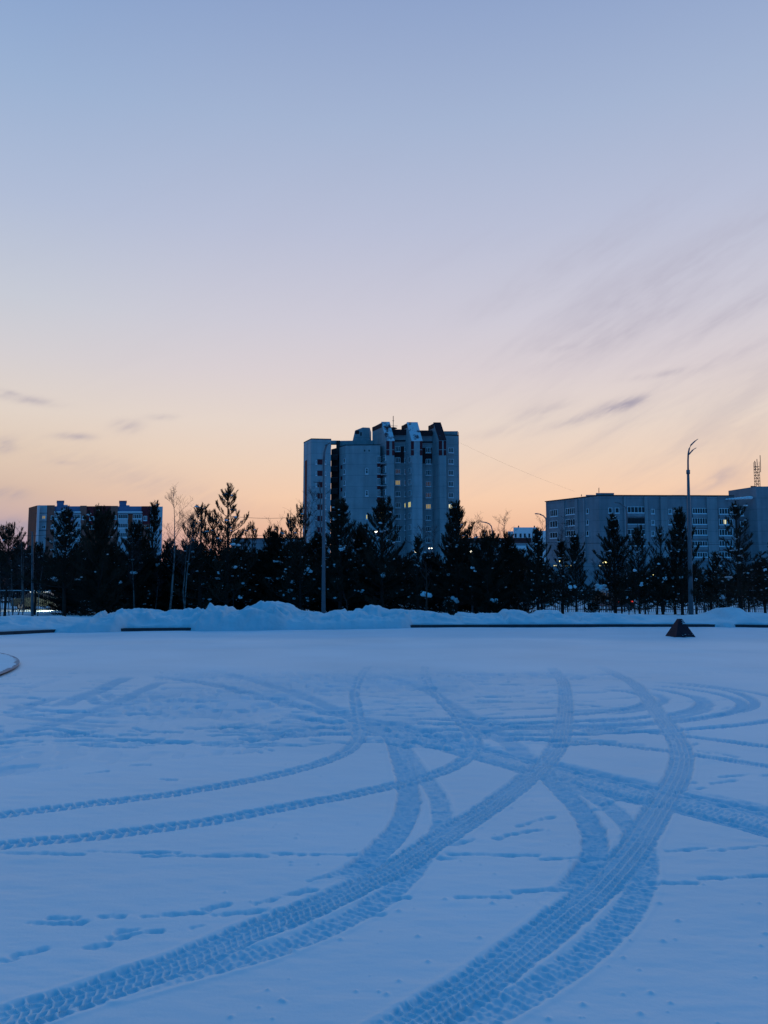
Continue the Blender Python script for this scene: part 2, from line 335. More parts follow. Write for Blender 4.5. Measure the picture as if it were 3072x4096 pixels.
# (points, half width m, depth m, tread kind, packed, end fade m)
LUG, ROUGH, GROOVE, FAINT, BLOCK = 1, 2, 3, 4, 5
T = [
 ([(222, 2831), (300, 2795), (383, 2766), (450, 2732), (518, 2704)], .16, .014, FAINT, 1.0),
 ([(-60, 2972), (0, 2951), (247, 2886), (432, 2821), (555, 2766), (654, 2722)], .13, .014, FAINT, 1.0),
 ([(414, 2768), (425, 2782), (444, 2793), (490, 2800)], .10, .012, FAINT, .9),
 ([(350, 2780), (370, 2800), (395, 2815), (440, 2824)], .10, .012, FAINT, .9),
 ([(-30, 2852), (60, 2838), (154, 2809), (247, 2784)], .14, .012, FAINT, .95),
 ([(-30, 2800), (60, 2790), (150, 2786)], .14, .010, FAINT, .85),
 ([(20, 2812), (130, 2835), (320, 2856), (520, 2872)], .09, .010, FAINT, .9),
 ([(-20, 2850), (150, 2876), (350, 2900), (560, 2905)], .09, .010, FAINT, .85),
 ([(60, 2770), (150, 2740), (250, 2712)], .12, .008, FAINT, .3),
 # loops on the right
 ([(1580, 2875), (1888, 2874), (2048, 2871), (2233, 2862), (2418, 2846), (2542, 2828), (2592, 2812), (2585, 2792), (2540, 2775), (2480, 2764), (2381, 2754)], .085, .018, ROUGH, 1.15),
 ([(2400, 2858), (2542, 2842), (2625, 2820), (2658, 2799), (2628, 2780), (2573, 2768)], .09, .014, FAINT, 1.0),
 ([(1520, 2888), (1765, 2896), (2048, 2893), (2295, 2886), (2542, 2871), (2696, 2856), (2775, 2838), (2806, 2812), (2770, 2790), (2665, 2765), (2560, 2751)], .085, .018, ROUGH, 1.15),
 ([(2600, 2880), (2720, 2866), (2810, 2845), (2838, 2815), (2800, 2792), (2740, 2778)], .08, .012, FAINT, .95),
 ([(1147, 2904), (1333, 2914), (1700, 2920), (2048, 2914), (2233, 2913), (2480, 2904), (2696, 2890), (2850, 2868), (2940, 2845), (2968, 2815), (2900, 2785), (2758, 2757), (2591, 2741)], .085, .018, ROUGH, 1.15),
 ([(1800, 2908), (2048, 2906), (2480, 2898), (2696, 2882), (2860, 2862), (2985, 2840), (3020, 2812), (2960, 2778), (2850, 2752), (2659, 2732)], .075, .018, ROUGH, 1.1),
 ([(1024, 2936), (1209, 2936), (1456, 2939), (1765, 2945), (2048, 2939), (2418, 2933), (2665, 2924), (2912, 2908), (3072, 2886), (3400, 2832), (3600, 2780), (3500, 2735)], .085, .02, ROUGH, 1.15),
 ([(2600, 2728), (2758, 2735), (2920, 2756), (3072, 2783), (3200, 2810)], .09, .014, FAINT, 1.0),
 ([(1700, 2925), (2048, 2950), (2215, 2962), (2418, 2976), (2665, 3005), (2789, 3025), (3072, 3065), (4300, 3240)], .075, .016, LUG, .95),
 ([(2240, 2898), (2480, 2920), (2665, 2939), (2850, 2960), (3072, 2991), (4300, 3150)], .075, .018, LUG, .9),
 # upstream of the middle pair
 ([(1500, 2700), (1620, 2725), (1703, 2754), (1814, 2825), (1888, 2871), (1975, 2925), (2060, 2990), (2140, 3062)], .12, .020, FAINT, .85),
 ([(900, 2690), (1150, 2760), (1330, 2830), (1450, 2885), (1540, 2935)], .13, .014, FAINT, .95),
 # straight pair of many passes, from the far left to the right edge
 ([(600, 2700), (820, 2730), (1024, 2778), (1200, 2822), (1394, 2866), (1598, 2905), (1888, 2985), (2233, 3066), (2634, 3156), (3072, 3250), (3600, 3370), (4500, 3574)], .14, .026, GROOVE, .95),
 ([(1100, 2850), (1394, 2900), (1598, 2951), (1826, 3007), (2159, 3099), (2480, 3182), (2727, 3235), (3072, 3325), (3600, 3462), (4500, 3695)], .10, .026, GROOVE, .95),
 ([(1300, 2880), (1598, 2930), (1888, 3002), (2200, 3085), (2600, 3180), (3072, 3290), (3600, 3412), (4500, 3620)], .11, .010, ROUGH, .6),
 ([(2150, 3030), (2400, 3088), (2634, 3136), (2850, 3178), (3072, 3226), (3600, 3345), (4500, 3548)], .02, .014, FAINT, 1.0),
 # rear wheel tracks (smoother)
 ([(1419, 2871), (1500, 2905), (1567, 2951), (1605, 3044), (1630, 3136), (1632, 3217), (1598, 3303), (1536, 3382), (1468, 3444), (1400, 3490), (1300, 3550)], .095, .022, ROUGH, .9),
 ([(1500, 2900), (1580, 2950), (1647, 3044), (1703, 3118), (1746, 3180), (1766, 3247), (1762, 3309), (1715, 3390), (1641, 3487), (1545, 3580), (1394, 3668), (1240, 3740), (1024, 3815), (760, 3885), (500, 3955)], .075, .012, ROUGH, .68),
 ([(2140, 3062), (2208, 3124), (2270, 3180), (2326, 3241), (2369, 3315), (2380, 3395), (2363, 3450), (2320, 3512), (2240, 3600)], .09, .022, ROUGH, .9),
 ([(2171, 3070), (2307, 3149), (2394, 3196), (2468, 3251), (2530, 3320), (2572, 3400), (2575, 3480), (2555, 3560), (2500, 3655), (2418, 3745), (2295, 3850), (2171, 3930), (2030, 4012), (1900, 4085), (1700, 4190)], .080, .012, ROUGH, .68),
 # turning pair with big lugs on the left
 ([(-1600, 3400), (-700, 3335), (0, 3257), (512, 3195), (765, 3160), (1024, 3112), (1209, 3072), (1333, 3031), (1410, 2985), (1440, 2930), (1432, 2870), (1424, 2822), (1419, 2766), (1440, 2704), (1481, 2661)], .085, .022, BLOCK, 1.0),
 ([(-1600, 3540), (-700, 3455), (0, 3376), (370, 3340), (802, 3285), (1024, 3246), (1333, 3190), (1598, 3132), (1765, 3086), (1857, 3038), (1900, 2976), (1870, 2914), (1833, 2868), (1765, 2797), (1721, 2747), (1700, 2698), (1700, 2661)], .088, .022, BLOCK, 1.0),
 # wide front wheel tracks sweeping to the bottom
 ([(2202, 2667), (2248, 2717), (2262, 2797), (2255, 2889), (2236, 2970), (2190, 3040), (2110, 3112), (2030, 3172), (1935, 3240), (1830, 3308), (1703, 3389), (1580, 3469), (1425, 3543), (1250, 3625), (1024, 3712), (741, 3835), (432, 3945), (185, 4024), (-20, 4090), (-250, 4160)], .108, .017, LUG, .92),
 ([(2387, 2661), (2468, 2698), (2536, 2735), (2586, 2791), (2632, 2852), (2675, 2908), (2712, 2970), (2728, 3030), (2712, 3098), (2680, 3159), (2636, 3227), (2588, 3305), (2536, 3385), (2470, 3465), (2384, 3555), (2285, 3640), (2171, 3730), (2048, 3825), (1919, 3920), (1765, 4020), (1620, 4110), (1450, 4210)], .112, .018, LUG, .92),
]
FP = [(0, 3407, 333, 3413), (352, 3401, 710, 3406), (574, 3418, 1024, 3415), (1024, 3416, 1055, 3419), (1092, 3406, 1215, 3413), (1246, 3413, 1416, 3415), (1419, 3434, 1561, 3436),
 (1752, 3429, 1814, 3429), (1796, 3413, 2048, 3415), (2048, 3413, 2147, 3415), (2159, 3429, 2335, 3426), (2357, 3426, 2462, 3416), (2665, 3397, 2826, 3387), (2832, 3400, 3090, 3377),
 (2060, 3560, 2270, 3549), (2600, 3527, 2647, 3527), (2665, 3526, 2789, 3526), (2801, 3507, 2925, 3505), (2955, 3503, 3000, 3502), (3010, 3497, 3090, 3495), (1833, 3583, 1885, 3583), (1913, 3582, 2027, 3582),
 (1530, 3594, 1629, 3586), (1468, 3653, 1530, 3653), (1808, 3379, 1897, 3355), (1985, 3350, 2050, 3330), (2066, 3300, 2212, 3263), (2030, 3335, 2147, 3315),
 (111, 3690, 164, 3690), (191, 3689, 333, 3686), (198, 3669, 296, 3669), (389, 3663, 494, 3662), (577, 3661, 630, 3660), (660, 3654, 827, 3643), (809, 3632, 907, 3611), (852, 3654, 1024, 3637), (1024, 3638, 1060, 3636),
 (438, 3750, 506, 3740), (512, 3731, 642, 3716), (470, 3720, 545, 3714), (340, 3785, 430, 3770), (0, 3842, 65, 3833), (56, 3821, 170, 3793), (1240, 3518, 1314, 3497), (1024, 3608, 1135, 3580), (1123, 3574, 1265, 3552),
 (2792, 3006, 2844, 3014), (2869, 3013, 2955, 3031), (2881, 3107, 2986, 3098), (2847, 3133, 2943, 3121), (2727, 3132, 2776, 3128), (2313, 2831, 2517, 2820), (2665, 2815, 2770, 2809), (2780, 2811, 2910, 2800),
 (2700, 3159, 2820, 3150), (2370, 3236, 2410, 3234), (2405, 3215, 2480, 3192), (3045, 3101, 3090, 3098), (1061, 2994, 1098, 3004), (1075, 2955, 1120, 2959), (1020, 3000, 1050, 3010), (2730, 2938, 2768, 2930), (2760, 2985, 2790, 2975), (2890, 2838, 2925, 2830), (2850, 2860, 2900, 2855),
 (340, 3095, 430, 3083), (520, 3060, 600, 3056), (640, 3112, 700, 3116), (770, 3705, 800, 3700)]
def rows_for():
    ys = []
    for py in np.arange(4700, 2512, -2.9): ys.append(gnd(1536, py)[1])
    d = ys[-1]
    while d < 37: d *= 1.02; ys.append(d)
    return np.array(ys)
ysr = rows_for()
u = np.concatenate([np.linspace(-1.7, -.57, 60)[:-1], np.linspace(-.57, .57, 1240), np.linspace(.57, 1.7, 60)[1:]])
GX = ysr[:, None] * u[None]; GY = np.repeat(ysr[:, None], len(u), 1)
GX = GX.astype(np.float64)
gz = (fbm(GX * .5, GY * .5, 3, 3) - .5) * .03 + (fbm(GX * 2.2, GY * 3.5, 9, 3) - .5) * .010 + (fbm(GX * 5 + GY, GY * 13, 10, 3) - .5) * .007
pk = np.zeros_like(gz)
def region(pxs):                    # soft membership of a polygon given in photo pixels
    g = [gnd(a, b_) for a, b_ in pxs]; inside = np.zeros(gz.shape, bool); n = len(g)
    for i in range(n):
        (x1, y1), (x2, y2) = g[i], g[(i + 1) % n]
        if y1 == y2: continue
        c = ((y1 > GY) != (y2 > GY)) & (GX < (x2 - x1) * (GY - y1) / (y2 - y1) + x1); inside ^= c
    return inside
# trampled band across the middle
reg = region([(-400, 3140), (0, 3105), (560, 3040), (1010, 3010), (1130, 2945), (1400, 2930), (1500, 2950), (1700, 2885), (1850, 2810), (2050, 2770), (2350, 2722), (3300, 2680), (3300, 2600), (2700, 2590), (1600, 2600), (1000, 2620), (660, 2670), (560, 2770), (420, 2835), (240, 2895), (-400, 3010)])
wob = fbm(GX * .45, GY * .45, 21, 4)
reg = reg * (1 - sstep(13.6, 17.2, GY + (fbm(GX * .3, GY * .5, 23, 3) - .5) * 4))
amt = reg * sstep(.36, .60, wob)
ntr = fbm(GX * 5.0, GY * 2.6, 31, 4); ntr2 = vnoise(GX * 11 + 3, GY * 4.4, 77)
tr = sstep(.46, .70, ntr * .55 + ntr2 * .45) * (.25 + .75 * amt) * reg
tr = np.maximum(tr, .8 * sstep(.60, .74, vnoise(GX * 6.5 + GY * .8, GY * 3.4, 91)) * reg * (.3 + .7 * amt))
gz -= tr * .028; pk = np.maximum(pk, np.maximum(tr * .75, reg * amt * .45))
# far side tinted bluer: its grazing-view light is put into the snow colour
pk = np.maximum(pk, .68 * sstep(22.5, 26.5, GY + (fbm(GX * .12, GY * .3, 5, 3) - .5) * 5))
pk = np.maximum(pk, .16 * sstep(.5, .68, fbm(GX * .25, GY * .7, 14, 4)))
def nearest(P, wmax):
    N_ = gz.shape
    dm = np.full(N_, 9.0, np.float32); S = np.zeros(N_, np.float32); Tt = np.zeros(N_, np.float32)
    seg = np.diff(P, axis=0); ln = np.hypot(seg[:, 0], seg[:, 1]); cum = np.concatenate([[0], np.cumsum(ln)])
    for a in range(0, len(seg), 5):
        b_ = min(a + 5, len(seg)); q = P[a:b_ + 1]
        lo, hi = q.min(0) - wmax, q.max(0) + wmax
        r0, r1 = np.searchsorted(ysr, lo[1]), np.searchsorted(ysr, hi[1])
        if r1 <= r0: continue
        X, Y = GX[r0:r1], GY[r0:r1]
        m_ = (X > lo[0]) & (X < hi[0])
        if not m_.any(): continue
        x, y = X[m_], Y[m_]
        bd = dm[r0:r1][m_].copy(); bs = S[r0:r1][m_].copy(); bt = Tt[r0:r1][m_].copy()
        for i in range(a, b_):
            if ln[i] < 1e-6: continue
            ex, ey = seg[i] / ln[i]; rx, ry = x - P[i, 0], y - P[i, 1]
            al = np.clip(rx * ex + ry * ey, 0, ln[i]); ddx, ddy = rx - al * ex, ry - al * ey
            dd = np.hypot(ddx, ddy); k = dd < bd
            bd[k] = dd[k]; bs[k] = cum[i] + al[k]; bt[k] = (ex * ry - ey * rx)[k]
        dm[r0:r1][m_] = bd; S[r0:r1][m_] = bs; Tt[r0:r1][m_] = bt
    return dm, S, Tt, cum[-1]
for (pts, hw, dep, kind, pkd) in T:
    P = dens(pts); dm, S, Tt, tl = nearest(P, hw + .08)
    k = dm < hw + .08
    if not k.any(): continue
    d_, s_, t_, x_, y_ = dm[k], S[k], Tt[k], GX[k], GY[k]
    edge = hw + (vnoise(x_ * 18, y_ * 18, 41) - .5) * (.018 if kind != FAINT else .05) + (vnoise(x_ * 60, y_ * 60, 43) - .5) * .012
    soft = .014 if kind in (LUG, ROUGH, BLOCK) else .05
    m_ = 1 - sstep(-soft, soft * .5, d_ - edge)
    m_ *= sstep(0, .4, s_) * sstep(0, .4, tl - s_) * (1 - .85 * sstep(14.2, 16.8, y_ + (vnoise(x_ * 1.1, y_ * .8, 57) - .5) * 2))
    tn = t_ / hw
    if kind == LUG:
        wv = (vnoise(x_ * 9, y_ * 9, 47) - .5) * .5 + (vnoise(x_ * 28, y_ * 28, 48) - .5) * .35
        rp = (np.clip(tn, -.999, .999) + 1) * 2.5; ri = np.floor(rp); rfz = np.abs(rp - ri - .5) * 2
        sh = (ri == 0) | (ri == 4)
        pit = np.where(sh, .058, .040); ph = s_ / pit + ri * .37 + np.where(sh, .25 * np.abs(tn), .5 * (rp - ri) * np.where(ri == 1, 1, -1)) + wv
        cell = sstep(.12, .62, np.abs(np.sin(np.pi * ph))) * (1 - sstep(.62, .98, rfz) * np.where(sh & (np.abs(tn) > .8), 0, 1))
        wear = .45 + .55 * vnoise(x_ * 3, y_ * 3, 55)
        tread = (1 - cell) * np.where(sh, .018, .013) * wear + (vnoise(x_ * 45, y_ * 45, 53) - .5) * .006
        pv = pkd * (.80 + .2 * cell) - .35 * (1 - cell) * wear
    elif kind == BLOCK:             # two rows of big slanted blocks
        wv = (vnoise(x_ * 10, y_ * 10, 47) - .5) * .35
        ph = s_ / .082 + np.where(tn > 0, .5, 0) + .28 * np.abs(tn) + wv
        cell = sstep(.10, .60, np.abs(np.sin(np.pi * ph))) * (.45 + .55 * sstep(.05, .30, np.abs(tn)))
        tread = (1 - cell) * .021 + (vnoise(x_ * 40, y_ * 40, 53) - .5) * .008
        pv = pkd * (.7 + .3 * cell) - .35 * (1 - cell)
    elif kind == ROUGH:
        n1 = vnoise(x_ * 30, y_ * 30, 59); tread = (n1 - .3) * .013 + (vnoise(x_ * 70, y_ * 70, 61) - .5) * .009 + .004 * np.sin(s_ / .045 * 6.28 + tn)
        pv = pkd + .3 * (.5 - n1)
    elif kind == GROOVE:
        g_ = np.sin(tn * 9 + .8 * np.sin(s_ * .7)); n1 = fbm(x_ * 7, y_ * 14, 63, 3)
        tread = .010 * g_ + (n1 - .4) * .030 + (vnoise(x_ * 40, y_ * 40, 67) - .5) * .012
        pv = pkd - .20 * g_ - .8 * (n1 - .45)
    else:
        n1 = vnoise(x_ * 12, y_ * 12, 71); tread = (n1 - .5) * .010
        pv = pkd * (.75 + .5 * (1 - n1))
    base = gz[k] * .35
    gz[k] = gz[k] * (1 - m_) + (base - dep + tread) * m_
    berm = np.exp(-((d_ - hw - .02) / .018) ** 2) * (1 - m_) * .004 * (kind in (LUG, ROUGH))
    gz[k] += berm
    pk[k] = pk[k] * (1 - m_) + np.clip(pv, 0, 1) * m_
rf = np.random.default_rng(5)
FS = [(dens([(a, b_), ((a + c) / 2, (b_ + d) / 2), (c, d)], 6), .015, .020) for a, b_, c, d in FP]
for i in range(260):                # scattered scuffs and single steps inside the trampled band
    px, py = rf.uniform(-100, 2500), rf.uniform(2690, 2990)
    g = np.array(gnd(px, py)); a = rf.normal(0, .5); v = np.array([math.cos(a), math.sin(a) * .6]) * rf.uniform(.12, .45)
    FS.append((np.array([g - v, g, g + v]), rf.uniform(.03, .05), rf.uniform(.015, .03)))
for P, hw, dep in FS:
    dm, S, Tt, tl = nearest(P, hw + .08); k = dm < hw + .06
    if not k.any(): continue
    x_, y_ = GX[k], GY[k]
    m_ = 1 - sstep(-.025, .018, dm[k] - hw + (vnoise(x_ * 24, y_ * 24, 81) - .5) * .028 + (vnoise(x_ * 60, y_ * 60, 86) - .5) * .012 + (vnoise(x_ * 7, y_ * 7, 85) - .5) * .014)
    m_ *= .45 + .55 * sstep(.25, .6, vnoise(S[k] * 5, S[k] * 0 + tl * 9, 83))
    gz[k] -= m_ * dep; pk[k] = np.maximum(pk[k], m_ * .85)
# thrown crumbs of snow beside the tracks
for i in range(170):
    px, py = rf.uniform(900, 3072), rf.uniform(3000, 4090)
    g = gnd(px, py); r_ = rf.uniform(.004, .013) * (1 + .03 * g[1])
    r0, r1 = np.searchsorted(ysr, g[1] - .05), np.searchsorted(ysr, g[1] + .05)
    if r1 > r0:
        dd = np.hypot(GX[r0:r1] - g[0], GY[r0:r1] - g[1]); gz[r0:r1] += np.exp(-(dd / r_) ** 2) * r_ * .7
pg = gnd(2721, 2548); pd_ = np.maximum(np.abs(GX - pg[0]), np.abs(GY - pg[1])) - .37     # snow drifted against the steel pyramid
gz += .022 * np.exp(-np.clip(pd_, 0, 9) / .16) * (.6 + .8 * vnoise(GX * 6, GY * 6, 191)) * (pd_ > -.15)
gz = np.where(np.abs(u)[None] > 1.6, gz - .12, gz); gz[0] -= .12
plaza = grid_mesh('plaza_ground', GX, GY, gz, GSNOW, pk)
tag(plaza, 'level snow covered plaza crossed by curving tyre tracks and footprints', 'ground', kind='structure')

# ------------------------------------------------------------------ kerb and snow bank
def interp(tab, x):
    return np.interp(x, [a for a, _ in tab], [b_ for _, b_ in tab])
KERB = [(-900, 2575), (0, 2541), (230, 2530), (500, 2525), (770, 2523), (1630, 2511), (2400, 2508), (2860, 2508), (3072, 2511), (4000, 2522)]
CREST = [(-900, 2466), (0, 2466), (60, 2460), (100, 2465), (250, 2468), (300, 2474), (350, 2486), (400, 2482), (450, 2458), (500, 2440), (540, 2430), (600, 2422), (650, 2431), (672, 2436), (700, 2425), (760, 2421), (820, 2425), (842, 2442),
 (862, 2411), (900, 2413), (915, 2409), (931, 2410), (938, 2432), (970, 2424), (1000, 2425), (1060, 2406), (1110, 2389), (1160, 2404), (1200, 2424), (1260, 2432), (1300, 2440), (1340, 2426), (1380, 2424), (1392, 2438), (1440, 2424), (1510, 2411),
 (1560, 2424), (1620, 2424), (1700, 2428), (1760, 2440), (1830, 2452), (1900, 2458), (1990, 2452), (2015, 2427), (2060, 2425), (2100, 2429), (2118, 2441), (2138, 2442), (2152, 2426), (2200, 2424), (2232, 2427), (2250, 2446), (2300, 2455),
 (2400, 2454), (2500, 2457), (2640, 2459), (2760, 2460), (2855, 2455), (2885, 2431), (2920, 2428), (2960, 2432), (2978, 2447), (3072, 2455), (4000, 2450)]
OPEN = [(-900, 1), (0, 1), (225, 1), (235, 0), (260, 0), (268, 1), (280, 0), (480, 0), (490, 1), (765, 1), (775, 0), (1620, 0), (1632, 1), (2850, 1), (2868, 0), (2925, 0), (2936, 1), (4000, 1)]
xs = np.arange(-46, 46, .09)
def kerb_y(X):                      # iterate pixel column <-> distance
    Y = np.full_like(X, 31.0)
    for _ in range(6):
        px = X / Y * 1.005 * F + 1536; py = interp(KERB, px); Y = np.array([gnd(1536, p)[1] for p in py])
    return Y
KYX = kerb_y(xs)
def kerb_at(X): return np.interp(X, xs, KYX)
def back_z(X, Y):                   # rough snow behind the bank
    return .12 - .27 * sstep(40, 46, Y) + .20 * sstep(59, 80, Y) + (fbm(X * .35, Y * .35, 101, 4) - .5) * (.30 - .16 * sstep(46, 54, Y))
def bank_z(X, Y):
    X = np.asarray(X, float); Y = np.asarray(Y, float)
    ky = kerb_at(X); smoothside = sstep(9, 13, X)
    yc = ky + 2.6 - .8 * smoothside + (vnoise(X * .35, X * 0, 111) - .5) * 1.0
    pxc = X / yc * 1.005 * F + 1536
    cz = EYE - yc / 1.0 * (interp(CREST, pxc) - HOR) / F - .19 * (1 - smoothside) * (interp(CREST, pxc) < 2452)
    pxk = X / ky * 1.005 * F + 1536 + (vnoise(X * 3, X * 0, 161) - .5) * 26
    op = (interp(OPEN, pxk - 16) + interp(OPEN, pxk - 6) + interp(OPEN, pxk + 6) + interp(OPEN, pxk + 16)) / 4 
    toe = ky + .19 * op - .45 * (1 - op)
    z0 = .115 * op - .03 * (1 - op)
    n = fbm(X * .8, Y * .8, 121, 5) - .5; n2 = fbm(X * 2.6, Y * 2.6, 131, 4) - .5
    s_ = np.clip((Y - toe) / (yc - toe), 0, 1); hump = s_ ** .62 * (1 - .35 * smoothside) + s_ ** 1.6 * .35 * smoothside
    # the right half of the bank is smooth, the left half is lumpy ploughed snow
    n3 = fbm(X * 1.6, Y * 1.1, 151, 2)
    clod = (sstep(.50, .58, vnoise(X * 1.7 + n * 2, Y * 1.9, 171)) * .16 + sstep(.55, .62, vnoise(X * 3.9 + n2, Y * 4.1, 173)) * .10 + sstep(.6, .68, vnoise(X * 7.3, Y * 7.7, 175)) * .05) * (1 - .92 * smoothside) * (.25 + .75 * sstep(-13.5, -11.5, X))
    lump = (n * .70 + n2 * .34 - np.abs(n3 - .5) * .5 + .1) * (1 - smoothside * .82) * np.sin(np.pi * np.clip(s_, 0, 1)) * np.clip(cz / .7, .4, 1.3)
    zf = z0 + (cz - z0) * hump + lump + .16 * (1 - op) * sstep(0, .35, Y - toe) * (1 - s_) + clod * sstep(0, .25, s_) * (1 - .72 * s_) * np.clip(cz / .8, .5, 1.2)
    bz = back_z(X, Y)
    tb = sstep(0, 1, (Y - yc) / 4.0)
    zz = np.where(Y < yc, zf, cz * (1 - tb) + np.minimum(bz, cz + .05) * tb + n2 * .08 + clod * .28 * (1 - tb))
    zz = np.where(Y < toe, -.25, zz)
    return zz
ysb = np.concatenate([np.arange(24.5, 41, .07), np.arange(41, 62, .3), np.arange(62, 112, 1.5)])
BX, BY = np.meshgrid(np.concatenate([np.arange(-58, -24, .4), np.arange(-24, 24, .06), np.arange(24, 58, .4)]), ysb)
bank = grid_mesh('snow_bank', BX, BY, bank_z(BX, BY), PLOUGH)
tag(bank, 'ploughed blue white snow bank behind the kerb at the far side of the plaza', 'snow bank', kind='structure')
kb = MB(); kx = np.arange(-30, 30, .5)
for a, b_ in zip(kx[:-1], kx[1:]):
    y0, y1 = float(kerb_at(a)), float(kerb_at(b_))
    kb.hexa([(a, y0, -.1), (b_ - .012, y1, -.1), (b_ - .012, y1 + .18, -.1), (a, y0 + .18, -.1), (a, y0 + .015, .105), (b_ - .012, y1 + .015, .105), (b_ - .012, y1 + .18, .112), (a, y0 + .18, .112)])
tag(kb.build('kerb', KERBM), 'long dark stone kerb along the foot of the snow bank', 'kerb', kind='structure')
def tz(x, y): return float(bank_z(np.array([x]), np.array([y]))[0])

# round raised stone platform at the left edge
cx, cy, R_ = -15.6, 12.8, 8.72
pl = thing('round_platform', 'low round stone platform under snow cut by the left edge of the photo', 'platform', (cx, cy, 0))
def ring(r0, r1, z0, z1, n=160):
    m_ = MB(); k = n + 1
    for i in range(n + 1):
        a = 2 * math.pi * i / n
        for r, z in ((r1, z0), (r1, z1), (r0, z1)): m_.v.append((cx + r * math.cos(a), cy + r * math.sin(a), z))
    for i in range(n):
        for j in range(2): m_.f.append((i * 3 + j, (i + 1) * 3 + j, (i + 1) * 3 + j + 1, i * 3 + j + 1))
    return m_
ring(R_ - .55, R_, .045, .07).build('rim', STONE, pl)
ring(R_ - .6, R_ - .05, -.1, .045).build('base', KERBM, pl)
m_ = MB(); n = 720; m_.v.append((cx, cy, .15)); rr = random.Random(4)
for j, r in enumerate((R_ - 1.4, R_ - .42, R_ - .07)):
    for i in range(n):
        a = 2 * math.pi * i / n; bare = max(0, 1 - abs(a - 6.20) / .10) * .38
        q = r - bare * (.3, .7, 1)[j] + (vnoise(np.array([i * .9]), np.array([7.]), 9)[0] - .5) * (.12 if j == 2 else .1)
        m_.v.append((cx + q * math.cos(a), cy + q * math.sin(a), (.11, .095, .073)[j]))
for i in range(n):
    i2 = (i + 1) % n; m_.f.append((0, 1 + i, 1 + i2))
    for j in range(2): m_.f.append((1 + j * n + i, 1 + (j + 1) * n + i, 1 + (j + 1) * n + i2, 1 + j * n + i2))
m_.build('snow_cover', SNOW, pl, True)

# ------------------------------------------------------------------ steel pyramid on the plaza
g = gnd(2721, 2548); py_ = thing('steel_pyramid', 'dark blunt topped steel pyramid standing on the snow by the kerb', 'pyramid', (g[0], g[1], 0))
s0, s1, hh = .37, .058, .60
cs = [(-1, -1), (1, -1), (1, 1), (-1, 1)]; rot = math.radians(9)
def pyp(sx, sy, s, z): return (g[0] + s * (sx * math.cos(rot) - sy * math.sin(rot)), g[1] + s * (sx * math.sin(rot) + sy * math.cos(rot)), z)
m_ = MB(); m_.hexa([pyp(a, b_, s0, -.03) for a, b_ in cs] + [pyp(a, b_, s1, hh) for a, b_ in cs]); m_.build('body', PYR, py_)
rr = random.Random(8)
for (tx, zc, wd) in ((.55, .436, .12), (.5, .490, .09), (.55, .545, .06), (-.32, .075, .035), (.02, .10, .05), (.05, .03, .03), (.95, .10, .03), (.98, .18, .02), (.45, .09, .02)):
    s = s0 + (s1 - s0) * (zc + .03) / (hh + .03) + .006
    c = pyp(tx * .9, -1, s, zc)
    pts = []; m_ = MB()
    for i in range(7):
        a = math.pi * i / 6; pts.append((c[0] + math.cos(a) * wd * .5, c[1] + .012 - .02, c[2] + math.sin(a) * wd * .24 * (0.7 + .5 * rr.random())))
    k = len(m_.v); m_.v += pts + [(p[0], p[1] + .05, p[2]) for p in pts]
    m_.f.append(tuple(range(k, k + 7)))
    for i in range(6): m_.f.append((k + i, k + i + 1, k + i + 8, k + i + 7))
    m_.build('snow_patch', SNOWF, py_)

# ------------------------------------------------------------------ trees
NT = []
for i in range(18):
    a = i / 18; q = i * 2.39996; r = .27 * (1 - .30 * a)
    c_, s_ = math.cos(q), math.sin(q); wd = .046
    NT.append([(-s_ * wd, c_ * wd, a * .92), (s_ * wd, -c_ * wd, a * .92), (c_ * r, s_ * r, a + .30)])
NT = np.array(NT)                   # 18 needle bunches of one shoot, axis = z
def shoots_mesh(name, pos, dirs, lens, m, rng):
    pos, dirs, lens = np.array(pos), np.array(dirs), np.array(lens)
    dirs /= np.linalg.norm(dirs, axis=1)[:, None]
    ref = np.where(np.abs(dirs[:, 2:3]) < .9, np.array([[0, 0, 1.]]), np.array([[1., 0, 0]]))
    a = np.cross(dirs, ref); a /= np.linalg.norm(a, axis=1)[:, None]; b_ = np.cross(dirs, a)
    q = rng.uniform(0, 6.28, len(pos)); a2 = a * np.cos(q)[:, None] + b_ * np.sin(q)[:, None]; b2 = np.cross(dirs, a2)
    wd = np.clip(.30 / lens, .8, 1.5)
    V = pos[:, None, None] + lens[:, None, None, None] * (NT[None, :, :, 0:1] * (a2 * wd[:, None])[:, None, None] + NT[None, :, :, 1:2] * (b2 * wd[:, None])[:, None, None] + NT[None, :, :, 2:3] * dirs[:, None, None])
    V = V.reshape(-1, 3); n = len(V) // 3
    me = bpy.data.meshes.new(name); me.vertices.add(len(V)); me.vertices.foreach_set('co', V.ravel().astype(np.float32))
    me.loops.add(n * 3); me.loops.foreach_set('vertex_index', np.arange(n * 3, dtype=np.int32))
    me.polygons.add(n); me.polygons.foreach_set('loop_start', np.arange(n, dtype=np.int32) * 3)
    me.update(calc_edges=True); me.materials.append(m); return me
def blob(mb, c, r, rng, sq=.6):
    k = len(mb.v); n1, n2 = 7, 5
    jit = rng.uniform(.75, 1.25, (n2 + 1, n1))
    for i in range(n2 + 1):
        th = math.pi * i / n2
        for j in range(n1):
            ph = 2 * math.pi * j / n1; q = r * (jit[i, j] if 0 < i < n2 else 1)
            mb.v.append((c[0] + q * math.sin(th) * math.cos(ph), c[1] + q * math.sin(th) * math.sin(ph), c[2] + q * math.cos(th) * sq))
    for i in range(n2):
        for j in range(n1):
            j2 = (j + 1) % n1; mb.f.append((k + i * n1 + j, k + (i + 1) * n1 + j, k + (i + 1) * n1 + j2, k + i * n1 + j2))
